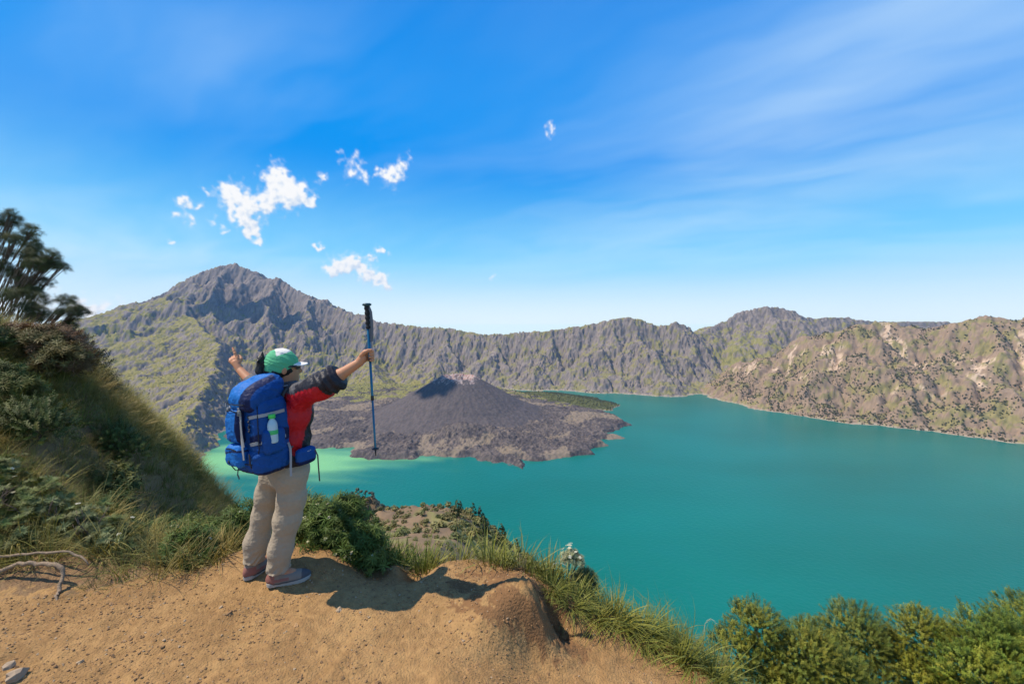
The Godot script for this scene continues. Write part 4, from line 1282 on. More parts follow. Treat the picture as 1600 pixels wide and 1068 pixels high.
# low bushes and small firs on the brown shoulder, woods on the far slopes
func blob_mesh(seed_: int, tall: float) -> ArrayMesh:
	var r := RandomNumberGenerator.new()
	r.seed = seed_
	var st := st_new()
	for i in 90:
		var d := Vector3(r.randfn(), r.randfn(), r.randfn()).normalized()
		var k := r.randf_range(0.65, 1.05)
		var p := Vector3(d.x * 0.5, 0.5 * tall + d.y * 0.5 * tall, d.z * 0.5) * k
		if tall > 1.3:
			var w := 1.0 - clampf(p.y / tall, 0.0, 1.0)
			p.x *= 0.35 + w; p.z *= 0.35 + w
		var n := (d + Vector3(r.randfn(), r.randfn(), r.randfn()) * 0.4).normalized()
		var a := n.cross(Vector3(0.2, 0.9, 0.4)).normalized()
		var b := n.cross(a)
		var g := r.randf_range(0.75, 1.25)
		st.set_color(Color(g, g, g))
		var s := 0.17
		st.add_vertex(p + a * s); st.add_vertex(p - a * s * 0.5 + b * s * 0.8); st.add_vertex(p - a * s * 0.5 - b * s * 0.8)
	return st.commit()

func woods() -> void:
	var leaf_mat := leaf_paint(0.3)
	var round_ := blob_mesh(3, 1.0)
	var fir := blob_mesh(4, 1.9)
	var r := RandomNumberGenerator.new()
	r.seed = 12
	# far slopes
	var w: Array[Transform3D] = []
	var c := PackedColorArray()
	var tries := 0
	while w.size() < 15000 and tries < 60000:
		tries += 1
		var zone := r.randf()
		var x := 0.0
		var z := 0.0
		if zone < 0.62:
			x = r.randf_range(1850.0, 3900.0); z = r.randf_range(-3900.0, -2150.0)
		elif zone < 0.72:
			x = r.randf_range(0.0, 900.0); z = r.randf_range(-3850.0, -2980.0)
		elif zone < 0.92:
			x = r.randf_range(-3100.0, -1000.0); z = r.randf_range(-3900.0, -1480.0)
		else:
			x = r.randf_range(-2300.0, 2100.0); z = r.randf_range(-4450.0, -3900.0)
		var h := far_h(x, z)
		if h < LAKE + 1.5: continue
		var g := far_g
		var d := far_d
		var patch := noise_a.get_noise_2d(x * 0.0045 + 3.0, z * 0.0045) + 0.35 * noise_f.get_noise_2d(x * 0.02, z * 0.02)
		var low := 1.0 - clampf((h - LAKE) / 500.0, 0.0, 1.0)
		var keep := 0.0
		var s := r.randf_range(4.5, 8.0) + 6.0 * r.randf() * r.randf()
		match g:
			G_RIGHT: keep = smoothstep(-0.15, 0.25, patch + low * 0.30 - 0.06)
			G_WOOD: keep = 1.0; s *= 0.75
			G_SPUR: keep = smoothstep(0.0, 0.25, patch + low * 0.1 - 0.02); s *= 0.8
			G_DOME: keep = 0.6 * smoothstep(0.0, 0.3, patch + low * 0.25)
			G_LAVA: keep = 0.7 if z < -3300.0 or x < -1700.0 else 0.0; s *= 0.7
			G_WALL: keep = 0.5 if h < LAKE + 25.0 else 0.04
			_: keep = 0.05
		if r.randf() > keep: continue
		w.push_back(Transform3D(Basis(Vector3.UP, r.randf() * TAU).scaled(Vector3(s, s * r.randf_range(0.8, 1.2), s)), Vector3(x, h - 1.0, z)))
		var q := Color(0.056, 0.066, 0.030).lerp(Color(0.110, 0.108, 0.042), r.randf())
		c.push_back(q)
	var o := scatter("woodland", round_, leaf_mat, w, c)
	tag(o, "scattered dark woodland on the far shores of the lake", "woodland", "", "stuff")
	# the brown shoulder below the rim
	w = []; c = PackedColorArray()
	var fw: Array[Transform3D] = []
	var fc := PackedColorArray()
	for i in 7500:
		var x := r.randf_range(-46.0, 3.0)
		var z := -12.0 - 92.0 * pow(r.randf(), 0.75)
		var right := x > lerpf(-4.0, -11.0, clampf((-z - 6.0) / 54.0, 0.0, 1.0)) + 2.0
		var hump := z < -80.0
		var patch := noise_a.get_noise_2d(x * 0.12, z * 0.12)
		if not right and not hump and r.randf() > 0.25 + smoothstep(0.0, 0.35, patch) * 0.5: continue
		if z > -30.0 and (x < -16.0 or x > 0.0): continue
		var p := Vector3(x, slope_h(x, z) - 0.05, z)
		var s := r.randf_range(0.25, 0.8) + 0.4 * r.randf() * r.randf()
		if z > -30.0: s *= 0.4
		if right and z < -44.0 and r.randf() < 0.05:
			s = r.randf_range(0.9, 1.9)
			fw.push_back(Transform3D(Basis(Vector3.UP, r.randf() * TAU).scaled(Vector3.ONE * s * 0.8), p))
			fc.push_back(vary(Color(0.040, 0.055, 0.022), 0.2))
		else:
			w.push_back(Transform3D(Basis(Vector3.UP, r.randf() * TAU).scaled(Vector3(s, s * 0.7, s)), p))
			c.push_back(vary(Color(0.085, 0.100, 0.032).lerp(Color(0.200, 0.170, 0.065), r.randf()), 0.25) if not hump else vary(Color(0.080, 0.078, 0.055), 0.3))
	o = scatter("scrub", round_, leaf_mat, w, c)
	tag(o, "low scrub over the brown shoulder below the rim", "scrub", "", "stuff")
	var firs := []
	for i in 3:
		var m := leaf_paint(0.3)
		m.albedo_color = Color(0.036 + 0.008 * i, 0.052 + 0.008 * i, 0.022).linear_to_srgb()
		firs.push_back(m)
	for i in fw.size():
		var t := thing("small_fir", "small dark pointed tree standing on the steep side of the brown shoulder", "tree", fw[i].origin, "small dark trees on the brown shoulder")
		var st := st_new()
		tube(st, [Vector3(0, -0.2, 0), Vector3(0, fw[i].basis.get_scale().y * 1.2, 0)], [0.07, 0.03], 5)
		st.generate_normals()
		part("trunk", st.commit(), bark, t)
		var cm := part("crown", fir, firs[i % 3], t)
		cm.transform.basis = fw[i].basis
# ------------------------------------------------------------------ closed surfaces from distance fields (surface nets)
func net(st: SurfaceTool, f: Callable, lo: Vector3, hi: Vector3, cell: float, tint = null) -> void:
	const B := 5
	var n := Vector3i(((hi - lo) / cell).ceil()) / B * B + Vector3i(B, B, B)
	var px := n.x + 1
	var py := n.y + 1
	var pxy := px * py
	var val := PackedFloat32Array()
	val.resize(pxy * (n.z + 1))
	val.fill(1e9)
	var blocks := PackedInt32Array()
	var reach := cell * B * 0.90 + cell * 2.0
	for bz in n.z / B:
		for by in n.y / B:
			for bx in n.x / B:
				var c := lo + (Vector3(bx, by, bz) + Vector3(0.5, 0.5, 0.5)) * (B * cell)
				var d: float = f.call(c)
				if absf(d) < reach: blocks.append_array([bx * B, by * B, bz * B])
	for q in range(0, blocks.size(), 3):
		for z in B + 1:
			for y in B + 1:
				for x in B + 1:
					var ix := blocks[q] + x
					var iy := blocks[q + 1] + y
					var iz := blocks[q + 2] + z
					var k := iz * pxy + iy * px + ix
					if val[k] > 1e8: val[k] = f.call(lo + Vector3(ix, iy, iz) * cell)
	var at := {}
	var vs := PackedVector3Array()
	var corner := [0, 1, px, px + 1, pxy, pxy + 1, pxy + px, pxy + px + 1]
	var edges := [[0, 1], [2, 3], [4, 5], [6, 7], [0, 2], [1, 3], [4, 6], [5, 7], [0, 4], [1, 5], [2, 6], [3, 7]]
	var off := [Vector3(0, 0, 0), Vector3(1, 0, 0), Vector3(0, 1, 0), Vector3(1, 1, 0), Vector3(0, 0, 1), Vector3(1, 0, 1), Vector3(0, 1, 1), Vector3(1, 1, 1)]
	for q in range(0, blocks.size(), 3):
		for z in B:
			for y in B:
				for x in B:
					var k := (blocks[q + 2] + z) * pxy + (blocks[q + 1] + y) * px + blocks[q] + x
					var neg := 0
					for c in 8:
						if val[k + corner[c]] < 0.0: neg += 1
					if neg == 0 or neg == 8: continue
					var s := Vector3.ZERO
					var m := 0
					for e in edges:
						var a := val[k + corner[e[0]]]
						var b := val[k + corner[e[1]]]
						if (a < 0.0) != (b < 0.0):
							s += off[e[0]].lerp(off[e[1]], a / (a - b))
							m += 1
					at[k] = vs.size()
					vs.push_back(lo + (Vector3(blocks[q] + x, blocks[q + 1] + y, blocks[q + 2] + z) + s / m) * cell)
	# normals and colours at the vertices
	var ns := PackedVector3Array()
	var cs := PackedColorArray()
	var h := cell * 0.6
	for p in vs:
		var d0: float = f.call(p)
		ns.push_back(Vector3(f.call(p + Vector3(h, 0, 0)) - d0, f.call(p + Vector3(0, h, 0)) - d0, f.call(p + Vector3(0, 0, h)) - d0).normalized())
		cs.push_back(tint.call(p) if tint is Callable else (tint if tint is Color else Color.WHITE))
	for k: int in at:
		# edges that leave the low corner of this cell
		for ax in 3:
			var step: int = [1, px, pxy][ax]
			var a := val[k]
			var b := val[k + step]
			if (a < 0.0) == (b < 0.0): continue
			var u: int = [px, pxy, 1][ax]
			var w: int = [pxy, 1, px][ax]
			if not (at.has(k - u) and at.has(k - w) and at.has(k - u - w)): continue
			var quad := [at[k], at[k - u], at[k - u - w], at[k - w]]
			if a > 0.0: quad.reverse()
			for i: int in [quad[0], quad[2], quad[1], quad[0], quad[3], quad[2]]:
				st.set_normal(ns[i]); st.set_color(cs[i]); st.add_vertex(vs[i])

func net_mesh(f: Callable, lo: Vector3, hi: Vector3, cell: float, tint = null) -> ArrayMesh:
	var st := st_new()
	net(st, f, lo, hi, cell, tint)
	st.index()
	return st.commit()

func smin(a: float, b: float, k: float) -> float:
	var h := maxf(k - absf(a - b), 0.0) / k
	return minf(a, b) - h * h * k * 0.25

# bones: [from, to, radius there, radius here] in flat arrays
class Bones:
	var a := PackedVector3Array()
	var e := PackedVector3Array()
	var l := PackedFloat32Array()
	var r := PackedFloat32Array()
	var s := PackedFloat32Array()
	var k := 0.03
	func add(p: Vector3, q: Vector3, rp: float, rq: float) -> void:
		a.push_back(p); e.push_back(q - p); l.push_back(maxf((q - p).length_squared(), 1e-8)); r.push_back(rp); s.push_back(rq - rp)
	func chain(pts: Array, rad: Array) -> void:
		for i in pts.size() - 1: add(pts[i], pts[i + 1], rad[i], rad[i + 1])
	func dist(p: Vector3) -> float:
		var d := 1e9
		for i in a.size():
			var q := p - a[i]
			var t := clampf(q.dot(e[i]) / l[i], 0.0, 1.0)
			var x := (q - e[i] * t).length() - r[i] - s[i] * t
			var h := maxf(k - absf(d - x), 0.0) / k
			d = minf(d, x) - h * h * k * 0.25
		return d

func round_box(p: Vector3, half: Vector3, r: float) -> float:
	var q := p.abs() - half + Vector3(r, r, r)
	return q.max(Vector3.ZERO).length() + minf(maxf(q.x, maxf(q.y, q.z)), 0.0) - r

func oval(p: Vector3, s: Vector3) -> float:
	var k := (p / s).length()
	return (k - 1.0) * minf(s.x, minf(s.y, s.z)) if k < 0.5 else k * (k - 1.0) / maxf((p / (s * s)).length(), 1e-6)

func crease(p: Vector3, f: float) -> float:
	return noise_a.get_noise_3d(p.x * f, p.y * f, p.z * f)
# ------------------------------------------------------------------ the hiker: facing away and a little to the right, arms raised
const P0 := Vector3(-1.62, 0.0, -2.70)
const FWD := Vector3(0.45, 0.0, -0.893)      # where the chest faces
const RGT := Vector3(0.893, 0.0, 0.45)       # her right hand side
const LOOK := Vector3(0.80, 0.0, -0.60)      # where the face looks
const HEAD := Vector3(0.095, 1.462, -0.022)
const R_SHO := Vector3(0.262, 1.300, 0.052)
const R_ELB := Vector3(0.540, 1.418, 0.215)
const R_WRI := Vector3(0.688, 1.516, 0.205)
const R_HAND := Vector3(0.742, 1.556, 0.200)
const L_SHO := Vector3(-0.005, 1.285, -0.112)
const L_ELB := Vector3(-0.262, 1.301, -0.275)
const L_WRI := Vector3(-0.416, 1.411, -0.345)
const POLE_TOP := Vector3(0.736, 1.871, 0.200)
const POLE_TIP := Vector3(0.777, 0.935, 0.200)
var skin := Color(0.44, 0.200, 0.108)

func head_field(p: Vector3) -> float:
	var q := p - HEAD
	var side := LOOK.cross(Vector3.UP).normalized()
	var l := Vector3(q.dot(LOOK), q.y, q.dot(side))      # forward, up, to her right
	var d := oval(l - Vector3(-0.010, 0.018, 0), Vector3(0.094, 0.098, 0.076))
	d = smin(d, oval(l - Vector3(0.022, -0.048, 0), Vector3(0.068, 0.070, 0.058)), 0.035)
	d = smin(d, oval(l - Vector3(0.062, -0.088, 0), Vector3(0.026, 0.022, 0.028)), 0.03)      # chin
	d = smin(d, oval(l - Vector3(0.094, -0.030, 0), Vector3(0.020, 0.016, 0.014)), 0.014)     # nose tip
	d = smin(d, oval(l - Vector3(0.083, -0.008, 0), Vector3(0.014, 0.026, 0.010)), 0.014)     # bridge
	d = smin(d, oval(l - Vector3(0.080, -0.062, 0), Vector3(0.012, 0.007, 0.022)), 0.008)     # lips
	d = maxf(d, -oval(l - Vector3(0.092, -0.0625, 0), Vector3(0.010, 0.0018, 0.020)))
	for s in [-1.0, 1.0]:
		d = maxf(d, -oval(l - Vector3(0.088, 0.004, 0.031 * s), Vector3(0.014, 0.010, 0.016)))
		d = minf(d, oval(l - Vector3(0.070, 0.004, 0.031 * s), Vector3(0.012, 0.012, 0.012)))
		d = smin(d, oval(l - Vector3(-0.008, -0.012, 0.078 * s), Vector3(0.018, 0.031, 0.010)), 0.008)   # ears
	# neck
	var a := HEAD + Vector3(-0.012, -0.05, 0.008)
	var b := Vector3(0.118, 1.300, -0.022)
	var t := clampf((p - a).dot(b - a) / (b - a).length_squared(), 0.0, 1.0)
	return smin(d, (p - a.lerp(b, t)).length() - lerpf(0.050, 0.058, t), 0.03)

var fist := Bones.new()
var point := Bones.new()

func make_hands() -> void:
	# right fist round the pole; u runs up the pole, the palm lies on the side of the wrist
	var u := (POLE_TOP - POLE_TIP).normalized()
	var c := R_HAND + u * (R_HAND - POLE_TIP).dot(u) * 0.0
	c = POLE_TIP + u * (R_HAND - POLE_TIP).dot(u)
	var w := (R_WRI - c); w = (w - u * w.dot(u)).normalized()      # from pole to wrist
	var n := u.cross(w).normalized()
	fist.k = 0.0035
	fist.add(R_WRI, c + w * 0.045 - u * 0.012, 0.0265, 0.026)
	for s in [-0.026, -0.008, 0.010, 0.026]:
		fist.add(R_WRI + (c - R_WRI) * 0.15, c + w * 0.030 + u * s - n * 0.012, 0.021, 0.0125)
		var m: float = 0.0092 if absf(s) < 0.02 else 0.0085
		var rr := 0.0195
		fist.chain([c + w * 0.030 + u * s - n * 0.012, c + w * 0.010 + u * (s + 0.001) - n * (rr + 0.006), c - w * 0.013 + u * s - n * (rr - 0.004), c - w * (rr) + u * (s - 0.001) + n * 0.006, c - w * 0.006 + u * (s - 0.002) + n * (rr - 0.001)], [0.0115, m, m, m * 0.95, m * 0.8])
	# thumb from the side of the palm, closing over the fingers
	fist.chain([c + w * 0.046 + u * 0.004 + n * 0.014, c + w * 0.026 + u * 0.022 + n * 0.024, c + w * 0.004 + u * 0.032 + n * 0.024, c - w * 0.014 + u * 0.034 + n * 0.020], [0.014, 0.012, 0.0100, 0.0082])
	# left hand: index finger stretched, the others curled, thumb along the side
	var f := Vector3(-0.50, 0.84, -0.16).normalized()
	var k := (L_WRI - L_ELB).normalized()
	var pc := L_WRI + k * 0.02 + f * 0.045
	var side := f.cross(Vector3(0.2, 0.1, 1.0)).normalized()      # across the palm, towards the thumb
	var back := side.cross(f).normalized()
	if back.z < 0.0: back = -back                                  # back of the hand towards the camera
	if side.x < 0.0: side = -side
	point.k = 0.0045
	point.add(L_WRI, pc, 0.025, 0.024)
	var i := 0
	for s in [0.027, 0.009, -0.009, -0.026]:
		var kn: Vector3 = pc + f * (0.030 - absf(s) * 0.15) + side * s
		point.add(L_WRI.lerp(pc, 0.4), kn, 0.019, 0.0125)
		if i == 0: point.chain([kn, kn + f * 0.040 + back * 0.002, kn + f * 0.064, kn + f * 0.086 - back * 0.003], [0.0112, 0.0098, 0.0088, 0.0074])
		else:
			var l: float = [0, 0.036, 0.034, 0.028][i]
			point.chain([kn, kn + f * l * 0.75 - back * l * 0.55, kn + f * l * 0.15 - back * l * 1.05, kn - f * l * 0.40 - back * l * 0.75], [0.0112, 0.0098, 0.009, 0.008])
		i += 1
	point.chain([pc - f * 0.012 + side * 0.020, pc + f * 0.012 + side * 0.042 - back * 0.012, pc + f * 0.034 + side * 0.040 - back * 0.022, pc + f * 0.050 + side * 0.028 - back * 0.026], [0.015, 0.0118, 0.010, 0.0082])

func person() -> void:
	make_hands()
	var o := thing("person", "hiker in red and black jacket, beige trousers and green cap, both arms raised", "person", Vector3(P0.x, 0.0, P0.z))
	var base := minf(ground_h(P0.x + 0.09, P0.z - 0.01), ground_h(P0.x - 0.18, P0.z - 0.10))
	o.position.y = base
	# the body: one continuous surface
	var body := Bones.new()
	body.k = 0.04
	var r_hip := Vector3(0.162, 0.735, 0.006)
	var l_hip := Vector3(0.002, 0.725, -0.082)
	var r_kne := Vector3(0.118, 0.440, 0.018)
	var l_kne := Vector3(-0.116, 0.420, -0.112)
	var r_ank := Vector3(0.034, 0.088, 0.006)
	var l_ank := Vector3(-0.188, 0.088, -0.085)
	body.chain([r_hip, r_kne, r_ank], [0.075, 0.050, 0.036])
	body.chain([l_hip, l_kne, l_ank], [0.075, 0.050, 0.036])
	body.add(r_ank, r_ank + Vector3(0.13, -0.055, -0.045), 0.036, 0.028)
	body.add(l_ank, l_ank + Vector3(0.045, -0.055, -0.13), 0.036, 0.028)
	body.add(r_hip, l_hip, 0.085, 0.085)
	body.add(Vector3(0.082, 0.79, -0.04), Vector3(0.118, 1.10, -0.03), 0.09, 0.09)
	body.add(Vector3(0.165, 1.16, -0.005), Vector3(0.075, 1.155, -0.055), 0.095, 0.095)
	body.add(Vector3(0.235, 1.275, 0.035), Vector3(0.015, 1.265, -0.095), 0.052, 0.052)
	body.add(HEAD + Vector3(-0.012, -0.06, 0.008), Vector3(0.118, 1.27, -0.025), 0.048, 0.058)
	body.chain([R_SHO, R_ELB, R_WRI], [0.050, 0.039, 0.0265])
	body.chain([L_SHO, L_ELB, L_WRI], [0.050, 0.039, 0.0265])
	var st := st_new()
	net(st, body.dist, Vector3(-0.50, 0.0, -0.48), Vector3(0.78, 1.60, 0.36), 0.015, skin)
	net(st, head_field, HEAD - Vector3(0.15, 0.19, 0.15), HEAD + Vector3(0.15, 0.15, 0.15), 0.006, func(p: Vector3) -> Color:
		var q := p - HEAD
		var l := Vector3(q.dot(LOOK), q.y, absf(q.dot(LOOK.cross(Vector3.UP))))
		if oval(l - Vector3(0.080, -0.062, 0), Vector3(0.016, 0.010, 0.024)) < 0.0: return Color(0.34, 0.115, 0.085)
		if oval(l - Vector3(0.072, 0.004, 0.031), Vector3(0.013, 0.0075, 0.013)) < 0.0: return Color(0.55, 0.52, 0.48)
		return skin)
	net(st, fist.dist, R_HAND - Vector3(0.10, 0.09, 0.09), R_HAND + Vector3(0.06, 0.08, 0.08), 0.0034, skin)
	net(st, point.dist, L_WRI - Vector3(0.16, 0.05, 0.10), L_WRI + Vector3(0.08, 0.23, 0.10), 0.0034, skin)
	st.index()
	var sk := paint(Color.WHITE, 0.55, true)
	sk.subsurf_scatter_enabled = true
	sk.subsurf_scatter_strength = 0.12
	part("body", st.commit(), sk, o)
	# trousers: loose, with creases at knee and hem
	var legs := Bones.new()
	legs.k = 0.045
	legs.chain([r_hip + Vector3(0, 0.02, 0), r_hip.lerp(r_kne, 0.5) + Vector3(0.006, 0, 0), r_kne, r_kne.lerp(r_ank, 0.55) + FWD * -0.008, r_ank + Vector3(0.004, -0.03, 0.0)], [0.088, 0.083, 0.074, 0.069, 0.068])
	legs.chain([l_hip + Vector3(0, 0.02, 0), l_hip.lerp(l_kne, 0.5) + Vector3(-0.006, 0, 0), l_kne, l_kne.lerp(l_ank, 0.55) + FWD * -0.008, l_ank + Vector3(0.0, -0.03, 0.0)], [0.088, 0.081, 0.072, 0.067, 0.065])
	legs.add(r_hip + Vector3(-0.015, 0.06, 0), l_hip + Vector3(0.02, 0.06, 0), 0.092, 0.092)
	legs.add(r_hip + Vector3(-0.01, 0.0, 0) - FWD * 0.025, l_hip + Vector3(0.01, 0.0, 0) - FWD * 0.025, 0.084, 0.084)
	legs.add(Vector3(0.110, 0.80, -0.03), Vector3(0.055, 0.80, -0.055), 0.105, 0.105)
	var tan_ := Color(0.325, 0.266, 0.196)
	var trousers := net_mesh(func(p: Vector3) -> float:
		var fold := 0.8 * noise_b.get_noise_3d(p.x * 3.0, p.y * 4.0, p.z * 3.0) + 0.9 * noise_r.get_noise_3d(p.x * 2.4 + p.y * 2.6, p.y * 4.2 - p.x * 3.0, p.z * 2.4)
		var amount := 0.0056 + 0.006 * (1.0 - smoothstep(0.08, 0.28, p.y)) + 0.003 * exp(-pow((p.y - 0.45) / 0.08, 2.0)) + 0.003 * exp(-pow((p.y - 0.70) / 0.06, 2.0))
		fold += 0.5 * sin(p.y * 95.0 + 9.0 * noise_b.get_noise_3d(p.x * 6.0, p.y * 3.0, p.z * 6.0)) * (1.0 - smoothstep(0.10, 0.22, p.y))
		return maxf(maxf(legs.dist(p) - fold * amount, 0.100 - p.y + 0.012 * crease(p, 12.0)), p.y - 0.875), Vector3(-0.33, 0.04, -0.25), Vector3(0.33, 0.90, 0.16), 0.010, func(p: Vector3) -> Color:
		var g := 1.0 + 0.07 * crease(p, 60.0)
		return Color(tan_.r * g, tan_.g * g, tan_.b * g))
	var cloth := paint(Color.WHITE, 0.85, true)
	cloth.metallic_specular = 0.25
	cloth.rim_enabled = true
	cloth.rim = 0.15
	cloth.normal_enabled = true
	cloth.normal_texture = noise_tex(0.012, 4, 512, 22.0, 25)
	cloth.normal_scale = 0.45
	cloth.uv1_triplanar = true
	cloth.uv1_scale = Vector3(3.0, 4.5, 3.0)
	part("trousers", trousers, cloth, o)
	# jacket
	var coat := Bones.new()
	coat.k = 0.05
	coat.add(Vector3(0.150, 0.86, -0.005), Vector3(0.040, 0.86, -0.060), 0.108, 0.108)
	coat.add(Vector3(0.160, 1.00, -0.005), Vector3(0.055, 1.00, -0.058), 0.106, 0.106)
	coat.add(Vector3(0.180, 1.15, 0.005), Vector3(0.068, 1.15, -0.055), 0.112, 0.112)
	coat.add(Vector3(0.235, 1.268, 0.035), Vector3(0.020, 1.260, -0.090), 0.068, 0.068)
	coat.add(Vector3(0.122, 1.29, -0.02), Vector3(0.116, 1.365, -0.02), 0.066, 0.060)
	var r_end := R_ELB.lerp(R_WRI, 0.22)
	var l_end := L_ELB.lerp(L_WRI, 0.30)
	var r_dir := (R_WRI - R_ELB).normalized()
	var l_dir := (L_WRI - L_ELB).normalized()
	coat.chain([R_SHO, R_SHO.lerp(R_ELB, 0.55) - Vector3(0, 0.008, 0), R_ELB, r_end + r_dir * 0.03], [0.080, 0.076, 0.068, 0.060])
	coat.chain([L_SHO, L_SHO.lerp(L_ELB, 0.55) - Vector3(0, 0.008, 0), L_ELB, l_end + l_dir * 0.03], [0.080, 0.074, 0.064, 0.056])
	var jacket_field := func(p: Vector3) -> float:
		var arm := (p - R_SHO).dot((R_ELB - R_SHO).normalized())
		var fold := noise_r.get_noise_3d(p.x * 9.0, p.y * 7.0, p.z * 9.0) * 0.008 + crease(p, 26.0) * 0.003
		if arm > 0.20: fold += 0.007 * sin((p - R_ELB).dot(r_dir) * 120.0) * smoothstep(0.20, 0.28, arm)
		var d := coat.dist(p) - fold
		d = maxf(d, minf((p - r_end).dot(r_dir), 0.3))
		d = maxf(d, (p - l_end).dot(l_dir))
		d = maxf(d, 0.815 - p.y)
		# open collar
		return maxf(d, (p.y - 1.372) if Vector2(p.x - 0.118, p.z + 0.022).length() < 0.12 else -1.0)
	var red := Color(0.400, 0.010, 0.016)
	var black := Color(0.016, 0.018, 0.026)
	var grey := Color(0.075, 0.078, 0.088)
	var jacket := net_mesh(jacket_field, Vector3(-0.42, 0.79, -0.45), Vector3(0.68, 1.56, 0.34), 0.0105, func(p: Vector3) -> Color:
		var ax := (R_ELB - R_SHO)
		var t := (p - R_SHO).dot(ax) / ax.length_squared()
		if t > 0.12 and p.x > 0.22:
			var c := R_SHO + ax * t
			var below := c.y - p.y
			if below > lerpf(-0.004, 0.028, clampf(t, 0.0, 1.0)) and t < 0.80: return red
			if below < -0.048 and t < 0.30: return grey
			return black
		var b := (p - Vector3(0.12, 0.0, -0.03))
		var side := b.dot(RGT)
		var front := b.dot(FWD)
		if p.y > 1.335: return grey
		if p.y > 1.285 and side > 0.05: return red if p.y < 1.30 else grey
		if p.y > 0.99 and front < 0.035 + (p.y - 1.15) * 0.25: return red
		if p.y > 0.90 and front < -0.02: return red
		return black)
	var shell := paint(Color.WHITE, 0.55, true)
	shell.metallic_specular = 0.35
	part("jacket", jacket, shell, o)
	shoes(o, r_ank, l_ank)
	head_wear(o)

func shoes(o: Node3D, r_ank: Vector3, l_ank: Vector3) -> void:
	var suede := paint(Color.WHITE, 0.9, true)
	var rubber := paint(Color(0.33, 0.31, 0.28), 0.85)
	var lace := paint(Color(0.05, 0.055, 0.07), 0.8)
	for k in 2:
		var ank: Vector3 = [r_ank, l_ank][k]
		var dir: Vector3 = [Vector3(0.93, 0, -0.36), Vector3(0.36, 0, -0.93)][k].normalized()
		var f := func(p: Vector3) -> float:
			# x forward from the heel, y up, z across
			var d := oval(p - Vector3(0.060, 0.045, 0.0), Vector3(0.075, 0.052, 0.038))
			d = smin(d, oval(p - Vector3(0.165, 0.034, 0.004), Vector3(0.098, 0.044, 0.046)), 0.05)
			var a := Vector3(0.055, 0.05, 0)
			var b := Vector3(0.052, 0.105, 0)
			var t := clampf((p - a).dot(b - a) / (b - a).length_squared(), 0.0, 1.0)
			d = smin(d, (p - a.lerp(b, t)).length() - 0.044, 0.03)
			return maxf(maxf(d, 0.020 - p.y), p.y - 0.112) - crease(p, 45.0) * 0.001
		var up := net_mesh(f, Vector3(-0.04, 0.0, -0.07), Vector3(0.29, 0.13, 0.07), 0.005, func(p: Vector3) -> Color:
			if p.x < 0.045 and p.y > 0.03 and p.y < 0.085: return Color(0.24, 0.105, 0.085)
			if p.x > 0.205 or p.y < 0.034: return Color(0.075, 0.078, 0.085)
			if p.x < 0.13 and p.y < 0.058 and p.y > 0.042: return Color(0.22, 0.10, 0.085)
			return Color(0.205, 0.170, 0.145))
		var sole := net_mesh(func(p: Vector3) -> float:
			var t := clampf(p.x / 0.22, 0.0, 1.0)
			var w := lerpf(0.038, 0.047, smoothstep(0.2, 0.8, t))
			var q := Vector2(p.x - clampf(p.x, 0.028, 0.215), p.z - 0.004 * t).length() - w
			var lift := 0.014 * smoothstep(0.19, 0.27, p.x)
			return maxf(q, maxf(lift - p.y + (0.003 if sin(p.x * 300.0) > 0.0 else 0.0), p.y - 0.029 - lift * 0.5)), Vector3(-0.04, -0.01, -0.07), Vector3(0.29, 0.06, 0.07), 0.005)
		var s := MeshInstance3D.new()
		s.name = "shoe"
		s.mesh = up
		s.material_override = suede
		o.add_child(s, true)
		s.set_meta("label", ["hiking shoe pointing right, seen from its side", "hiking shoe pointing away, seen from its heel"][k])
		var side := dir.cross(Vector3.UP)
		var at: Vector3 = ank - dir * 0.055
		var g := minf(ground_h(P0.x + at.x + dir.x * 0.05, P0.z + at.z + dir.z * 0.05), ground_h(P0.x + at.x + dir.x * 0.2, P0.z + at.z + dir.z * 0.2))
		s.transform = Transform3D(Basis(dir, Vector3.UP, side), Vector3(at.x, maxf(g - o.position.y, -0.02) - 0.002, at.z))
		part("sole", sole, rubber, s)
		for i in 4:
			var st := st_new()
			var x := 0.105 + i * 0.021
			var y := 0.092 - i * 0.0085
			tube(st, [Vector3(x, y - 0.014, -0.027), Vector3(x + 0.004, y, -0.010), Vector3(x - 0.004, y, 0.012), Vector3(x, y - 0.014, 0.030)], [0.003, 0.003, 0.003, 0.003], 6)
			st.generate_normals()
			part("lace", st.commit(), lace, s)

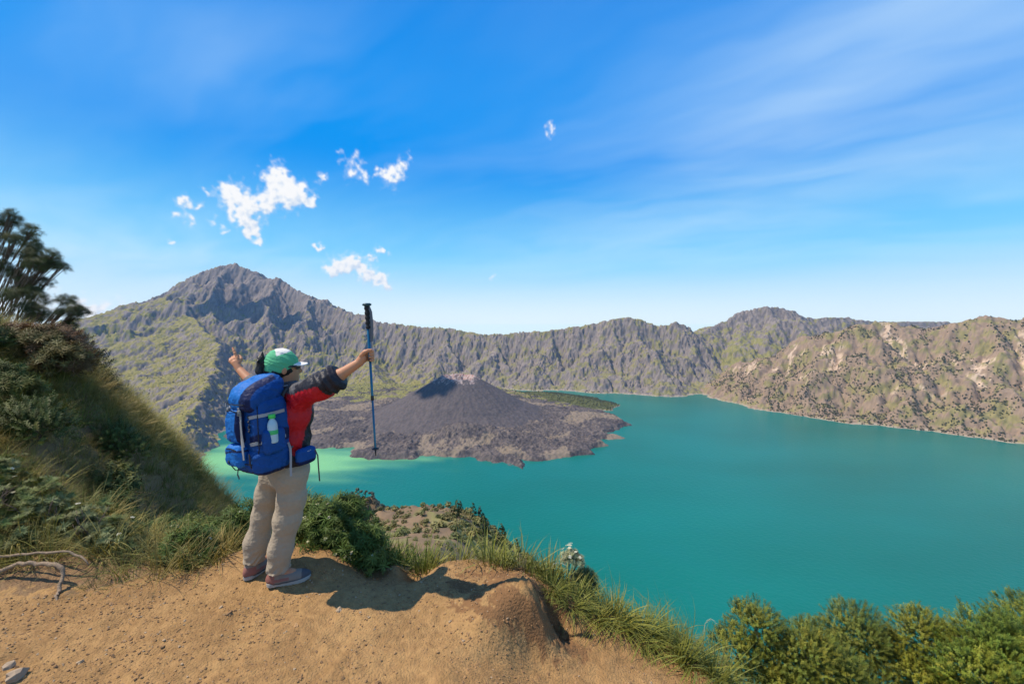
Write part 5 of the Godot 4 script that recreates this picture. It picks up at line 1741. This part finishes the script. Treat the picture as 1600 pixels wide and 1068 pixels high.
func head_wear(o: Node3D) -> void:
	var side := LOOK.cross(Vector3.UP).normalized()
	var loc := func(p: Vector3) -> Vector3:
		var q := p - HEAD
		return Vector3(q.dot(LOOK), q.y, q.dot(side))
	# hair: close to the skull under the cap, gathered in a tail at the back
	var tail := Bones.new()
	tail.k = 0.012
	var root := HEAD - LOOK * 0.108 + Vector3(0, 0.030, 0)
	tail.chain([root, root - LOOK * 0.022 + Vector3(0, 0.006, 0), root - LOOK * 0.030 + Vector3(0, -0.045, 0), root - LOOK * 0.018 + Vector3(0.004, -0.105, 0.0), root - LOOK * 0.002 + Vector3(0.01, -0.150, 0.0)], [0.016, 0.020, 0.023, 0.018, 0.007])
	tail.chain([root, root - LOOK * 0.014 + Vector3(0, 0.035, 0), root - LOOK * 0.012 + Vector3(0.004, 0.078, 0)], [0.014, 0.013, 0.004])
	tail.chain([root, root - LOOK * 0.03 + Vector3(0.008, 0.022, 0.02), root - LOOK * 0.035 + Vector3(0.02, 0.018, 0.045)], [0.012, 0.008, 0.002])
	tail.chain([root, root - LOOK * 0.03 + Vector3(-0.01, 0.03, -0.01), root - LOOK * 0.04 + Vector3(-0.016, 0.055, -0.02)], [0.012, 0.008, 0.002])
	var hair := net_mesh(func(p: Vector3) -> float:
		var l: Vector3 = loc.call(p)
		var d := oval(l - Vector3(-0.014, 0.008, 0), Vector3(0.100, 0.104, 0.083))
		d = smin(d, oval(l - Vector3(-0.055, -0.052, 0), Vector3(0.050, 0.050, 0.058)), 0.03)
		d = maxf(d, l.x - 0.035 + l.y * 0.5)
		d = maxf(d, -0.098 - l.y)
		d = smin(d, tail.dist(p), 0.012)
		return d - 0.0022 * noise_b.get_noise_3d(l.z * 130.0, l.y * 25.0, l.x * 90.0), HEAD - Vector3(0.19, 0.16, 0.17), HEAD + Vector3(0.13, 0.14, 0.17), 0.006)
	var hm := paint(Color(0.012, 0.010, 0.010), 0.45)
	part("hair", hair, hm, o)
	# cap: green cloth round the back, white crown and peak
	var cap := net_mesh(func(p: Vector3) -> float:
		var l: Vector3 = loc.call(p)
		var d := oval(l - Vector3(-0.014, 0.020, 0), Vector3(0.104, 0.104, 0.087))
		d -= noise_r.get_noise_3d(l.x * 8.0, l.y * 26.0 + l.x * 10.0, l.z * 8.0) * 0.0045
		d = maxf(d, -(l.y + 0.018 - l.x * 0.42 + 0.015 * smoothstep(0.0, -0.1, l.x)))
		# the gap at the back where the tail comes through
		d = maxf(d, -(Vector2(l.y - 0.020, l.z).length() - 0.026 if l.x < -0.05 else 1.0))
		return d, HEAD - Vector3(0.15, 0.10, 0.15), HEAD + Vector3(0.15, 0.15, 0.15), 0.005, func(p: Vector3) -> Color:
		var l: Vector3 = loc.call(p)
		if l.y > 0.094 + l.x * 0.30 and l.x > -0.05: return Color(0.70, 0.66, 0.60)
		return Color(0.085, 0.370, 0.185))
	var cm := paint(Color.WHITE, 0.85, true)
	var c := part("cap", cap, cm, o)
	var peak := net_mesh(func(p: Vector3) -> float:
		var l: Vector3 = loc.call(p)
		var q := l - Vector3(0.070, 0.030, 0)
		var out := Vector2(q.x / 0.078, q.z / 0.074).length() - 1.0
		var y := q.y + q.z * q.z * 3.2 + q.x * 0.16
		return maxf(maxf(out * 0.07, absf(y) - 0.0045), -q.x - 0.03), HEAD + Vector3(-0.12, -0.06, -0.20), HEAD + Vector3(0.22, 0.10, 0.14), 0.005)
	part("peak", peak, paint(Color(0.72, 0.68, 0.64), 0.85), c)
	# sunglasses
	var glass := net_mesh(func(p: Vector3) -> float:
		var l: Vector3 = loc.call(p)
		var z := absf(l.z)
		var lens := round_box(Vector3(l.x - 0.097 + z * z * 8.0, l.y - 0.004, z - 0.033), Vector3(0.006, 0.019, 0.029), 0.006)
		var arm := round_box(Vector3(l.x - 0.040, l.y - 0.008, z - 0.079 + maxf(0.0, l.x - 0.05) * 0.5), Vector3(0.055, 0.007, 0.004), 0.003)
		return minf(lens, arm), HEAD - Vector3(0.13, 0.05, 0.16), HEAD + Vector3(0.16, 0.05, 0.16), 0.004)
	part("sunglasses", glass, paint(Color(0.012, 0.012, 0.016), 0.15), o)
# ------------------------------------------------------------------ pack, bottle and pole
const BACK := Vector3(-0.45, 0.0, 0.893)

# a flat webbing strap along points, with the normal that it faces
func webbing(pts: Array, faces: Vector3, width: float, thick := 0.0022) -> ArrayMesh:
	var st := st_new()
	var n := faces.normalized()
	var rows := []
	for i in pts.size():
		var d: Vector3 = (pts[mini(i + 1, pts.size() - 1)] - pts[maxi(i - 1, 0)]).normalized()
		var s := d.cross(n).normalized() * width * 0.5
		var m := s.cross(d).normalized() * thick
		rows.push_back([pts[i] - s - m, pts[i] + s - m, pts[i] + s + m, pts[i] - s + m])
	for i in rows.size() - 1:
		for k in 4:
			var a: Vector3 = rows[i][k]
			var b: Vector3 = rows[i][(k + 1) % 4]
			var c: Vector3 = rows[i + 1][k]
			var e: Vector3 = rows[i + 1][(k + 1) % 4]
			for v in [a, e, b, a, c, e]: st.add_vertex(v)
	for r in [rows[0], rows[-1]]:
		for v in [r[0], r[1], r[2], r[0], r[2], r[3]]: st.add_vertex(v)
	return st.commit()

func backpack() -> void:
	# frame: x to her right, y up, z out from her back; origin under the pack's middle
	var o := thing("backpack", "large blue trekking backpack with grey straps on the hiker's back", "backpack")
	var up := Vector3(-0.035, 1.0, 0.0).normalized()
	var bx := RGT
	o.transform = Transform3D(Basis(bx, up, bx.cross(up)).scaled_local(Vector3(0.80, 0.90, 0.88)), Vector3(P0.x + 0.050, 0.825 + person_y(), P0.z + 0.137))
	var blue := Color(0.006, 0.058, 0.225)
	var bright := Color(0.010, 0.120, 0.400)
	var navy := Color(0.006, 0.014, 0.062)
	var nylon := paint(Color.WHITE, 0.6, true)
	nylon.metallic_specular = 0.3
	nylon.normal_enabled = true
	nylon.normal_texture = noise_tex(0.03, 4, 512, 7.0, 15)
	nylon.normal_scale = 0.22
	nylon.uv1_triplanar = true
	nylon.uv1_scale = Vector3(7, 7, 7)
	var grey := paint(Color(0.27, 0.28, 0.30), 0.75)
	var plastic := paint(Color(0.05, 0.052, 0.058), 0.4)
	var wr := func(p: Vector3, k: float) -> float:
		return noise_r.get_noise_3d(p.x * 7.0, p.y * 10.0, p.z * 7.0) * 0.006 * k + crease(p, 30.0) * 0.002
	# main bag
	part("main_compartment", net_mesh(func(p: Vector3) -> float:
		var q := p - Vector3(0, 0.30, 0.0)
		var bulge := 0.018 * (1.0 - pow(q.y / 0.24, 2.0))
		return round_box(q, Vector3(0.150 + bulge, 0.235, 0.105 + bulge), 0.058) - wr.call(p, 1.0), Vector3(-0.22, 0.02, -0.17), Vector3(0.22, 0.58, 0.17), 0.0098, func(p: Vector3) -> Color:
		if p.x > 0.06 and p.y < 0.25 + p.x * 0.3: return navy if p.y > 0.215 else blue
		return blue), nylon, o)
	# bottom bag
	part("base_compartment", net_mesh(func(p: Vector3) -> float:
		var q := p - Vector3(0, 0.098, 0.008)
		return round_box(q, Vector3(0.168, 0.098, 0.128), 0.070) - wr.call(p, 1.2), Vector3(-0.22, -0.03, -0.16), Vector3(0.22, 0.23, 0.18), 0.0098, func(p: Vector3) -> Color:
		return navy if p.y < 0.028 + 0.02 * absf(p.x) else blue), nylon, o)
	# lid, with a dark panel on its right
	part("lid", net_mesh(func(p: Vector3) -> float:
		var q := p - Vector3(-0.012, 0.555, 0.018)
		q.y += q.z * 0.35 + 0.3 * q.x * q.x
		var d := round_box(q, Vector3(0.158, 0.088, 0.140), 0.078)
		return d - wr.call(p, 1.5), Vector3(-0.24, 0.38, -0.18), Vector3(0.24, 0.72, 0.22), 0.0098, func(p: Vector3) -> Color:
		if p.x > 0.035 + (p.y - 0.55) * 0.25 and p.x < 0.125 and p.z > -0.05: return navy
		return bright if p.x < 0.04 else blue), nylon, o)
	# pockets on the back face: a tall one and a rounded one below it
	part("front_pocket", net_mesh(func(p: Vector3) -> float:
		var q := p - Vector3(-0.082, 0.335, 0.128)
		return round_box(q, Vector3(0.086, 0.115, 0.038 + 0.01 * (1.0 - absf(q.y) / 0.115)), 0.034) - wr.call(p, 0.9), Vector3(-0.20, 0.19, 0.05), Vector3(0.04, 0.48, 0.20), 0.007, func(p: Vector3) -> Color:
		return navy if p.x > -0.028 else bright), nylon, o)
	part("lower_pocket", net_mesh(func(p: Vector3) -> float:
		var q := p - Vector3(-0.075, 0.135, 0.140)
		return round_box(q, Vector3(0.100, 0.076, 0.046), 0.044) - wr.call(p, 1.0), Vector3(-0.21, 0.03, 0.06), Vector3(0.06, 0.24, 0.23), 0.007, func(p: Vector3) -> Color:
		if absf(p.y - 0.178 + p.x * p.x * 1.2) < 0.006: return navy
		return bright), nylon, o)
	part("side_pocket", net_mesh(func(p: Vector3) -> float:
		var q := p - Vector3(0.168, 0.235, 0.020)
		return round_box(q, Vector3(0.040, 0.085, 0.075), 0.036) - wr.call(p, 1.0), Vector3(0.10, 0.12, -0.09), Vector3(0.24, 0.35, 0.13), 0.007, blue), nylon, o)
	# the emblem: a small pale leaping figure stitched on the back face
	var em := st_new()
	for t in [[Vector2(-0.012, -0.012), Vector2(0.010, -0.006), Vector2(-0.002, 0.004)], [Vector2(-0.004, 0.0), Vector2(0.008, 0.004), Vector2(0.004, 0.020)], [Vector2(-0.012, -0.016), Vector2(0.012, -0.016), Vector2(0.0, -0.011)]]:
		for q: Vector2 in t: em.add_vertex(Vector3(0.072 + q.x, 0.345 + q.y, 0.1325))
	part("emblem", em.commit(), paint(Color(0.34, 0.32, 0.20), 0.8), o)
	# the two long straps that hold the lid down, with their buckles
	for s in [[0.008, 0.016, 0.115], [-0.132, 0.013, 0.33]]:
		var x: float = s[0]
		var pts := [Vector3(x - 0.004, 0.47, 0.158), Vector3(x, 0.43, 0.150), Vector3(x + 0.004, 0.36, 0.152), Vector3(x + 0.012, 0.28, 0.156), Vector3(x + 0.020, 0.20, 0.158), Vector3(x + 0.028, 0.12, 0.160)]
		if s[2] > 0.2: pts = [Vector3(x, 0.47, 0.142), Vector3(x, 0.44, 0.150), Vector3(x - 0.002, 0.40, 0.166)]
		var sp := part("lid_strap", webbing(pts, Vector3(0, 0, 1), s[1] * 1.35, 0.002), grey, o)
		var bk := BoxMesh.new()
		bk.size = Vector3(s[1] * 1.9, 0.034, 0.011)
		var b := part("buckle", bk, paint(Color(0.22, 0.23, 0.24), 0.4), sp)
		b.position = pts[1] + Vector3(0, 0.004, 0.006)
		var bar := BoxMesh.new()
		bar.size = Vector3(s[1] * 1.5, 0.007, 0.013)
		var b2 := part("buckle_bar", bar, plastic, sp)
		b2.position = pts[1] + Vector3(0, -0.004, 0.007)
	part("lid_strap_end", webbing([Vector3(0.022, 0.38, 0.158), Vector3(0.036, 0.30, 0.162), Vector3(0.050, 0.21, 0.160)], Vector3(0, 0, 1), 0.018, 0.0015), paint(Color(0.20, 0.21, 0.23), 0.8), o)
	# zips, piping and lashing loops
	var cord := paint(Color(0.012, 0.014, 0.022), 0.6)
	var zips := [
		[Vector3(-0.150, 0.435, 0.158), Vector3(-0.110, 0.446, 0.172), Vector3(-0.060, 0.446, 0.172), Vector3(-0.012, 0.437, 0.160)],
		[Vector3(-0.165, 0.160, 0.168), Vector3(-0.130, 0.186, 0.186), Vector3(-0.070, 0.194, 0.190), Vector3(-0.010, 0.184, 0.184)],
		[Vector3(-0.140, 0.500, 0.168), Vector3(-0.070, 0.494, 0.180), Vector3(0.010, 0.494, 0.180), Vector3(0.100, 0.500, 0.172)],
		[Vector3(-0.10, 0.096, 0.165), Vector3(0.0, 0.088, 0.150), Vector3(0.09, 0.092, 0.145), Vector3(0.150, 0.10, 0.115)]]
	for z in zips:
		var zp := part("zip", webbing(z, Vector3(0, 0.25, 1), 0.007, 0.0016), cord, o)
		var pull := BoxMesh.new()
		pull.size = Vector3(0.006, 0.024, 0.003)
		var pl := part("zip_pull", pull, grey, zp)
		pl.position = z[0].lerp(z[1], 0.4) + Vector3(0, -0.012, 0.006)
	for x in [0.148, -0.150]:
		var pst := st_new()
		tube(pst, [Vector3(x * 0.86, 0.115, 0.112), Vector3(x, 0.20, 0.112), Vector3(x * 1.05, 0.30, 0.116), Vector3(x, 0.42, 0.110), Vector3(x * 0.9, 0.49, 0.10)], [0.003, 0.003, 0.003, 0.003, 0.003], 6)
		pst.generate_normals()
		part("piping", pst.commit(), cord, o)
	for k in 4:
		var ls := webbing([Vector3(0.080, 0.300 + k * 0.032, 0.131), Vector3(0.080, 0.312 + k * 0.032, 0.140), Vector3(0.080, 0.324 + k * 0.032, 0.131)], Vector3(0, 0, 1), 0.014, 0.0012)
		part("lashing_loop", ls, cord, o)
	for x in [-0.10, 0.09]:
		part("base_strap", webbing([Vector3(x, 0.165, 0.150), Vector3(x, 0.10, 0.148 + (0.045 if x < 0 else 0.0)), Vector3(x, 0.03, 0.128 + (0.02 if x < 0 else 0.0)), Vector3(x, 0.004, 0.06)], Vector3(0, 0, 1), 0.016, 0.0016), cord, o)
	# compression straps round the side
	for y in [0.235, 0.415]:
		part("compression_strap", webbing([Vector3(0.085, y - 0.012, 0.135), Vector3(0.13, y - 0.002, 0.125), Vector3(0.172, y + 0.004, 0.085), Vector3(0.186, y + 0.008, 0.02), Vector3(0.17, y + 0.01, -0.07)], Vector3(0.75, 0, 0.65), 0.022, 0.002), grey, o)
	part("compression_strap", webbing([Vector3(-0.10, 0.245, 0.172), Vector3(-0.165, 0.25, 0.125), Vector3(-0.182, 0.25, 0.04), Vector3(-0.170, 0.25, -0.07)], Vector3(-0.8, 0, 0.6), 0.018, 0.002), plastic, o)
	# shoulder straps over both shoulders
	for s in [1.0, -1.0]:
		var pts := []
		for q in [[0.085, 0.44, -0.10], [0.092, 0.525, -0.125], [0.098, 0.560, -0.185], [0.102, 0.535, -0.265], [0.104, 0.46, -0.325], [0.110, 0.36, -0.330], [0.120, 0.25, -0.28], [0.130, 0.16, -0.18], [0.140, 0.12, -0.08]]:
			pts.push_back(Vector3(q[0] * s * 1.12 - 0.028, q[1] + 0.01, q[2]))
		part("shoulder_strap", webbing_bent(pts, 0.058, 0.009, s), paint(Color(0.085, 0.088, 0.095), 0.85), o)
	# load strap from the lid to the right shoulder
	part("load_strap", webbing([Vector3(0.09, 0.57, -0.05), Vector3(0.096, 0.585, -0.15)], Vector3(0, 1, 0.1), 0.02, 0.002), grey, o)
	# hip belt with its zipped pouch
	var belt := []
	for i in 13:
		var a := lerpf(-0.15, PI + 0.15, i / 12.0)
		belt.push_back(Vector3(cos(a) * 0.225 - 0.036, 0.055 - 0.012 * sin(a), -0.190 - sin(a) * 0.150))
	part("hip_belt", webbing_ring(belt, 0.075, 0.008, Vector3(-0.036, 0.05, -0.190)), paint(navy, 0.8), o)
	var pouch := part("belt_pouch", net_mesh(func(p: Vector3) -> float:
		return round_box(p - Vector3(0.205, 0.070, -0.195), Vector3(0.032, 0.058, 0.075), 0.028) - wr.call(p, 0.8), Vector3(0.145, -0.01, -0.30), Vector3(0.265, 0.15, -0.10), 0.006, func(p: Vector3) -> Color: return navy if p.y < 0.045 else blue), nylon, o)
	part("zip", webbing([Vector3(0.226, 0.112, -0.262), Vector3(0.237, 0.106, -0.195), Vector3(0.226, 0.108, -0.13)], Vector3(1, 0.4, 0), 0.006, 0.0018), grey, pouch)
	# loose ends that hang down
	part("strap_end", webbing([Vector3(0.162, 0.19, -0.09), Vector3(0.185, 0.15, -0.09), Vector3(0.192, 0.09, -0.085), Vector3(0.190, 0.01, -0.08), Vector3(0.189, -0.045, -0.08)], Vector3(0.8, 0, 0.5), 0.015, 0.0014), grey, o)
	part("strap_end", webbing([Vector3(0.240, 0.10, -0.25), Vector3(0.262, 0.06, -0.255), Vector3(0.264, -0.03, -0.255), Vector3(0.268, -0.13, -0.255)], Vector3(0.5, 0, 0.8), 0.010, 0.0014), plastic, o)
	part("strap_end", webbing([Vector3(-0.12, 0.03, 0.12), Vector3(-0.105, -0.005, 0.135), Vector3(-0.075, -0.03, 0.14)], Vector3(0, 0.4, 1), 0.010, 0.0014), plastic, o)
	part("strap_end", webbing([Vector3(-0.184, 0.36, 0.06), Vector3(-0.192, 0.26, 0.065), Vector3(-0.190, 0.14, 0.07), Vector3(-0.196, 0.06, 0.07)], Vector3(-1, 0, 0.6), 0.012, 0.0014), grey, o)
	# the bottle in the side pocket
	var w := thing("water_bottle", "clear water bottle with a green cap in the pack's side pocket", "bottle")
	w.transform = o.transform.translated_local(Vector3(0.190, 0.285, 0.035))
	var prof := [[0.0, -0.06], [0.030, -0.058], [0.033, -0.05], [0.033, 0.055], [0.030, 0.075], [0.020, 0.095], [0.015, 0.102], [0.015, 0.112]]
	var cl := paint(Color(0.36, 0.50, 0.58), 0.12)
	part("bottle_body", lathe(prof, 20), cl, w)
	part("label_band", lathe([[0.0335, 0.0], [0.0342, 0.001], [0.0342, 0.028], [0.0335, 0.029]], 20), paint(Color(0.05, 0.42, 0.13), 0.5), w)
	part("bottle_cap", lathe([[0.0, 0.134], [0.021, 0.134], [0.0225, 0.131], [0.0225, 0.108], [0.0, 0.108]], 18), paint(Color(0.05, 0.55, 0.10), 0.4), w)

func person_y() -> float:
	return minf(ground_h(P0.x + 0.09, P0.z - 0.01), ground_h(P0.x - 0.18, P0.z - 0.10))

func webbing_bent(pts: Array, width: float, thick: float, s: float) -> ArrayMesh:
	# a padded strap whose flat side follows the shoulder
	var b := Bones.new()
	b.k = 0.01
	var smooth := []
	for i in pts.size() - 1:
		for u in 4: smooth.push_back(pts[i].cubic_interpolate(pts[i + 1], pts[maxi(i - 1, 0)], pts[mini(i + 2, pts.size() - 1)], u / 4.0))
	smooth.push_back(pts[-1])
	var st := st_new()
	var rows := []
	for i in smooth.size():
		var d: Vector3 = (smooth[mini(i + 1, smooth.size() - 1)] - smooth[maxi(i - 1, 0)]).normalized()
		var x := Vector3.RIGHT
		x = (x - d * x.dot(d)).normalized()
		var n := x.cross(d).normalized()
		var row := []
		for k in 8:
			var a := TAU * (k + 0.5) / 8.0
			row.push_back(smooth[i] + x * cos(a) * width * 0.54 + n * clampf(sin(a) * 1.4, -1.0, 1.0) * thick)
		rows.push_back(row)
	for i in rows.size() - 1:
		for k in 8:
			var a: Vector3 = rows[i][k]
			var c: Vector3 = rows[i][(k + 1) % 8]
			var e: Vector3 = rows[i + 1][k]
			var g: Vector3 = rows[i + 1][(k + 1) % 8]
			for v in [a, g, c, a, e, g]: st.add_vertex(v)
	st.generate_normals()
	return st.commit()

func webbing_ring(pts: Array, width: float, thick: float, mid: Vector3) -> ArrayMesh:
	var st := st_new()
	var rows := []
	for i in pts.size():
		var out: Vector3 = (pts[i] - mid)
		out.y = 0.0
		out = out.normalized()
		rows.push_back([pts[i] + Vector3(0, width * 0.5, 0) - out * thick, pts[i] + Vector3(0, width * 0.45, 0) + out * thick, pts[i] - Vector3(0, width * 0.45, 0) + out * thick, pts[i] - Vector3(0, width * 0.5, 0) - out * thick])
	for i in rows.size() - 1:
		for k in 4:
			var a: Vector3 = rows[i][k]
			var c: Vector3 = rows[i][(k + 1) % 4]
			var e: Vector3 = rows[i + 1][k]
			var g: Vector3 = rows[i + 1][(k + 1) % 4]
			for v in [a, g, c, a, e, g]: st.add_vertex(v)
	return st.commit()

func lathe(prof: Array, sides: int) -> ArrayMesh:
	var st := st_new()
	for i in prof.size() - 1:
		for k in sides:
			var a0 := TAU * k / sides
			var a1 := TAU * (k + 1) / sides
			var r0: float = prof[i][0]
			var r1: float = prof[i + 1][0]
			var p := Vector3(cos(a0) * r0, prof[i][1], sin(a0) * r0)
			var q := Vector3(cos(a1) * r0, prof[i][1], sin(a1) * r0)
			var s := Vector3(cos(a0) * r1, prof[i + 1][1], sin(a0) * r1)
			var t := Vector3(cos(a1) * r1, prof[i + 1][1], sin(a1) * r1)
			for v in [p, q, t, p, t, s]: st.add_vertex(v)
	st.generate_normals()
	return st.commit()

func trekking_pole() -> void:
	var o := thing("trekking_pole", "blue telescopic trekking pole with a black grip in the hiker's raised hand", "pole")
	var y := (POLE_TOP - POLE_TIP).normalized()
	var x := y.cross(Vector3(0.0, 0.0, 1.0)).normalized()
	o.transform = Transform3D(Basis(x, y, x.cross(y)), Vector3(P0.x, person_y(), P0.z) + POLE_TIP)
	var l := (POLE_TOP - POLE_TIP).length()
	var metal := paint(Color(0.015, 0.115, 0.200), 0.3)
	metal.metallic = 0.6
	var dark := paint(Color(0.018, 0.022, 0.030), 0.55)
	var st := [[0.0, 0.0], [0.003, 0.001], [0.0045, 0.02], [0.0055, 0.024], [0.0055, 0.045], [0.0, 0.045]]
	part("tip", lathe(st, 12), dark, o)
	part("basket", lathe([[0.0, 0.040], [0.022, 0.042], [0.023, 0.045], [0.012, 0.050], [0.0, 0.050]], 18), dark, o)
	part("lower_shaft", lathe([[0.0062, 0.045], [0.0062, 0.36], [0.0, 0.361]], 12), metal, o)
	part("collar", lathe([[0.0062, 0.345], [0.0095, 0.347], [0.0095, 0.372], [0.0078, 0.375]], 14), dark, o)
	part("middle_shaft", lathe([[0.0076, 0.36], [0.0076, 0.60], [0.0, 0.601]], 12), metal, o)
	part("collar", lathe([[0.0076, 0.585], [0.0108, 0.587], [0.0108, 0.612], [0.0090, 0.615]], 14), dark, o)
	part("upper_shaft", lathe([[0.0090, 0.60], [0.0090, l - 0.14], [0.0, l - 0.139]], 12), metal, o)
	var g := []
	for i in 22:
		var t := i / 21.0
		g.push_back([0.0135 + 0.0022 * sin(t * 30.0) + 0.003 * t * t, l - 0.150 + t * 0.138])
	g.push_front([0.0092, l - 0.152])
	part("grip", lathe(g, 16), paint(Color(0.014, 0.015, 0.018), 0.8), o)
	part("grip_top", lathe([[0.0145, l - 0.014], [0.0260, l - 0.009], [0.0275, l - 0.002], [0.020, l + 0.004], [0.0, l + 0.005]], 18), paint(Color(0.02, 0.06, 0.08), 0.4), o)
	var loop := webbing([Vector3(0.012, l - 0.015, 0.006), Vector3(0.026, l - 0.05, 0.012), Vector3(0.030, l - 0.12, 0.014), Vector3(0.026, l - 0.19, 0.012), Vector3(0.018, l - 0.23, 0.006), Vector3(0.013, l - 0.16, 0.004), Vector3(0.012, l - 0.03, 0.002)], Vector3(0.2, 0, 1), 0.014, 0.0012)
	part("wrist_strap", loop, paint(Color(0.10, 0.11, 0.13), 0.8), o)
# ------------------------------------------------------------------ unseen mesh added toward the sun, to throw shade on the cone's left flank
func shadow_cloud() -> void:
	var az := deg_to_rad(SUN_AZ)
	var el := deg_to_rad(SUN_EL)
	var to_sun := Vector3(sin(az) * cos(el), sin(el), -cos(az) * cos(el))
	var m := paint(Color(0.85, 0.86, 0.88), 1.0)
	var o := part("cloud_blocker", net_mesh(func(p: Vector3) -> float:
		var d := 1e9
		for q in [[Vector3(0, 0, 0), 80.0], [Vector3(90, 10, 30), 70.0], [Vector3(-80, -12, -20), 55.0], [Vector3(30, 30, -90), 60.0], [Vector3(-40, 8, 90), 50.0], [Vector3(150, -8, -20), 45.0], [Vector3(80, -10, 110), 40.0]]:
			d = smin(d, (p - q[0]).length() - q[1], 40.0)
		return d - 26.0 * noise_a.get_noise_3d(p.x * 0.011, p.y * 0.011, p.z * 0.011) - 10.0 * noise_f.get_noise_3d(p.x * 0.04, p.y * 0.04, p.z * 0.04), Vector3(-190, -130, -210), Vector3(250, 150, 210), 11.0), m)
	o.position = Vector3(-500, -430, -2640) + to_sun * 5400.0
	tag(o, "added unseen white cloud high above the left of the crater lake", "cloud_blocker", "", "structure")
	# two more, added out of view to shade the face of the peak
	for q in [[Vector3(-3650, 150, -5350), Vector3(2.6, 1.4, 2.3), 0.7], [Vector3(-2900, 50, -5350), Vector3(1.3, 0.9, 1.5), 2.1]]:
		var c := part("cloud_blocker", o.mesh, m)
		c.basis = Basis(Vector3.UP, q[2]).scaled(q[1])
		c.position = q[0] + to_sun * 5600.0
		tag(c, "added unseen white cloud high above the face of the peak", "cloud_blocker", "", "structure")
func _ready():
	var t := Time.get_ticks_msec()
	ready_noise()
	rng.seed = 4
	stage()
	print("sky ", Time.get_ticks_msec() - t); t = Time.get_ticks_msec()
	ready_far()
	print("ridges ", Time.get_ticks_msec() - t); t = Time.get_ticks_msec()
	far_terrain()
	print("far ", Time.get_ticks_msec() - t); t = Time.get_ticks_msec()
	lake()
	ready_ground()
	near_ground()
	slope()
	pebbles()
	print("near ", Time.get_ticks_msec() - t); t = Time.get_ticks_msec()
	ready_plants()
	garden()
	woods()
	print("plants ", Time.get_ticks_msec() - t); t = Time.get_ticks_msec()
	shadow_cloud()
	person()
	backpack()
	trekking_pole()
	print("people ", Time.get_ticks_msec() - t)
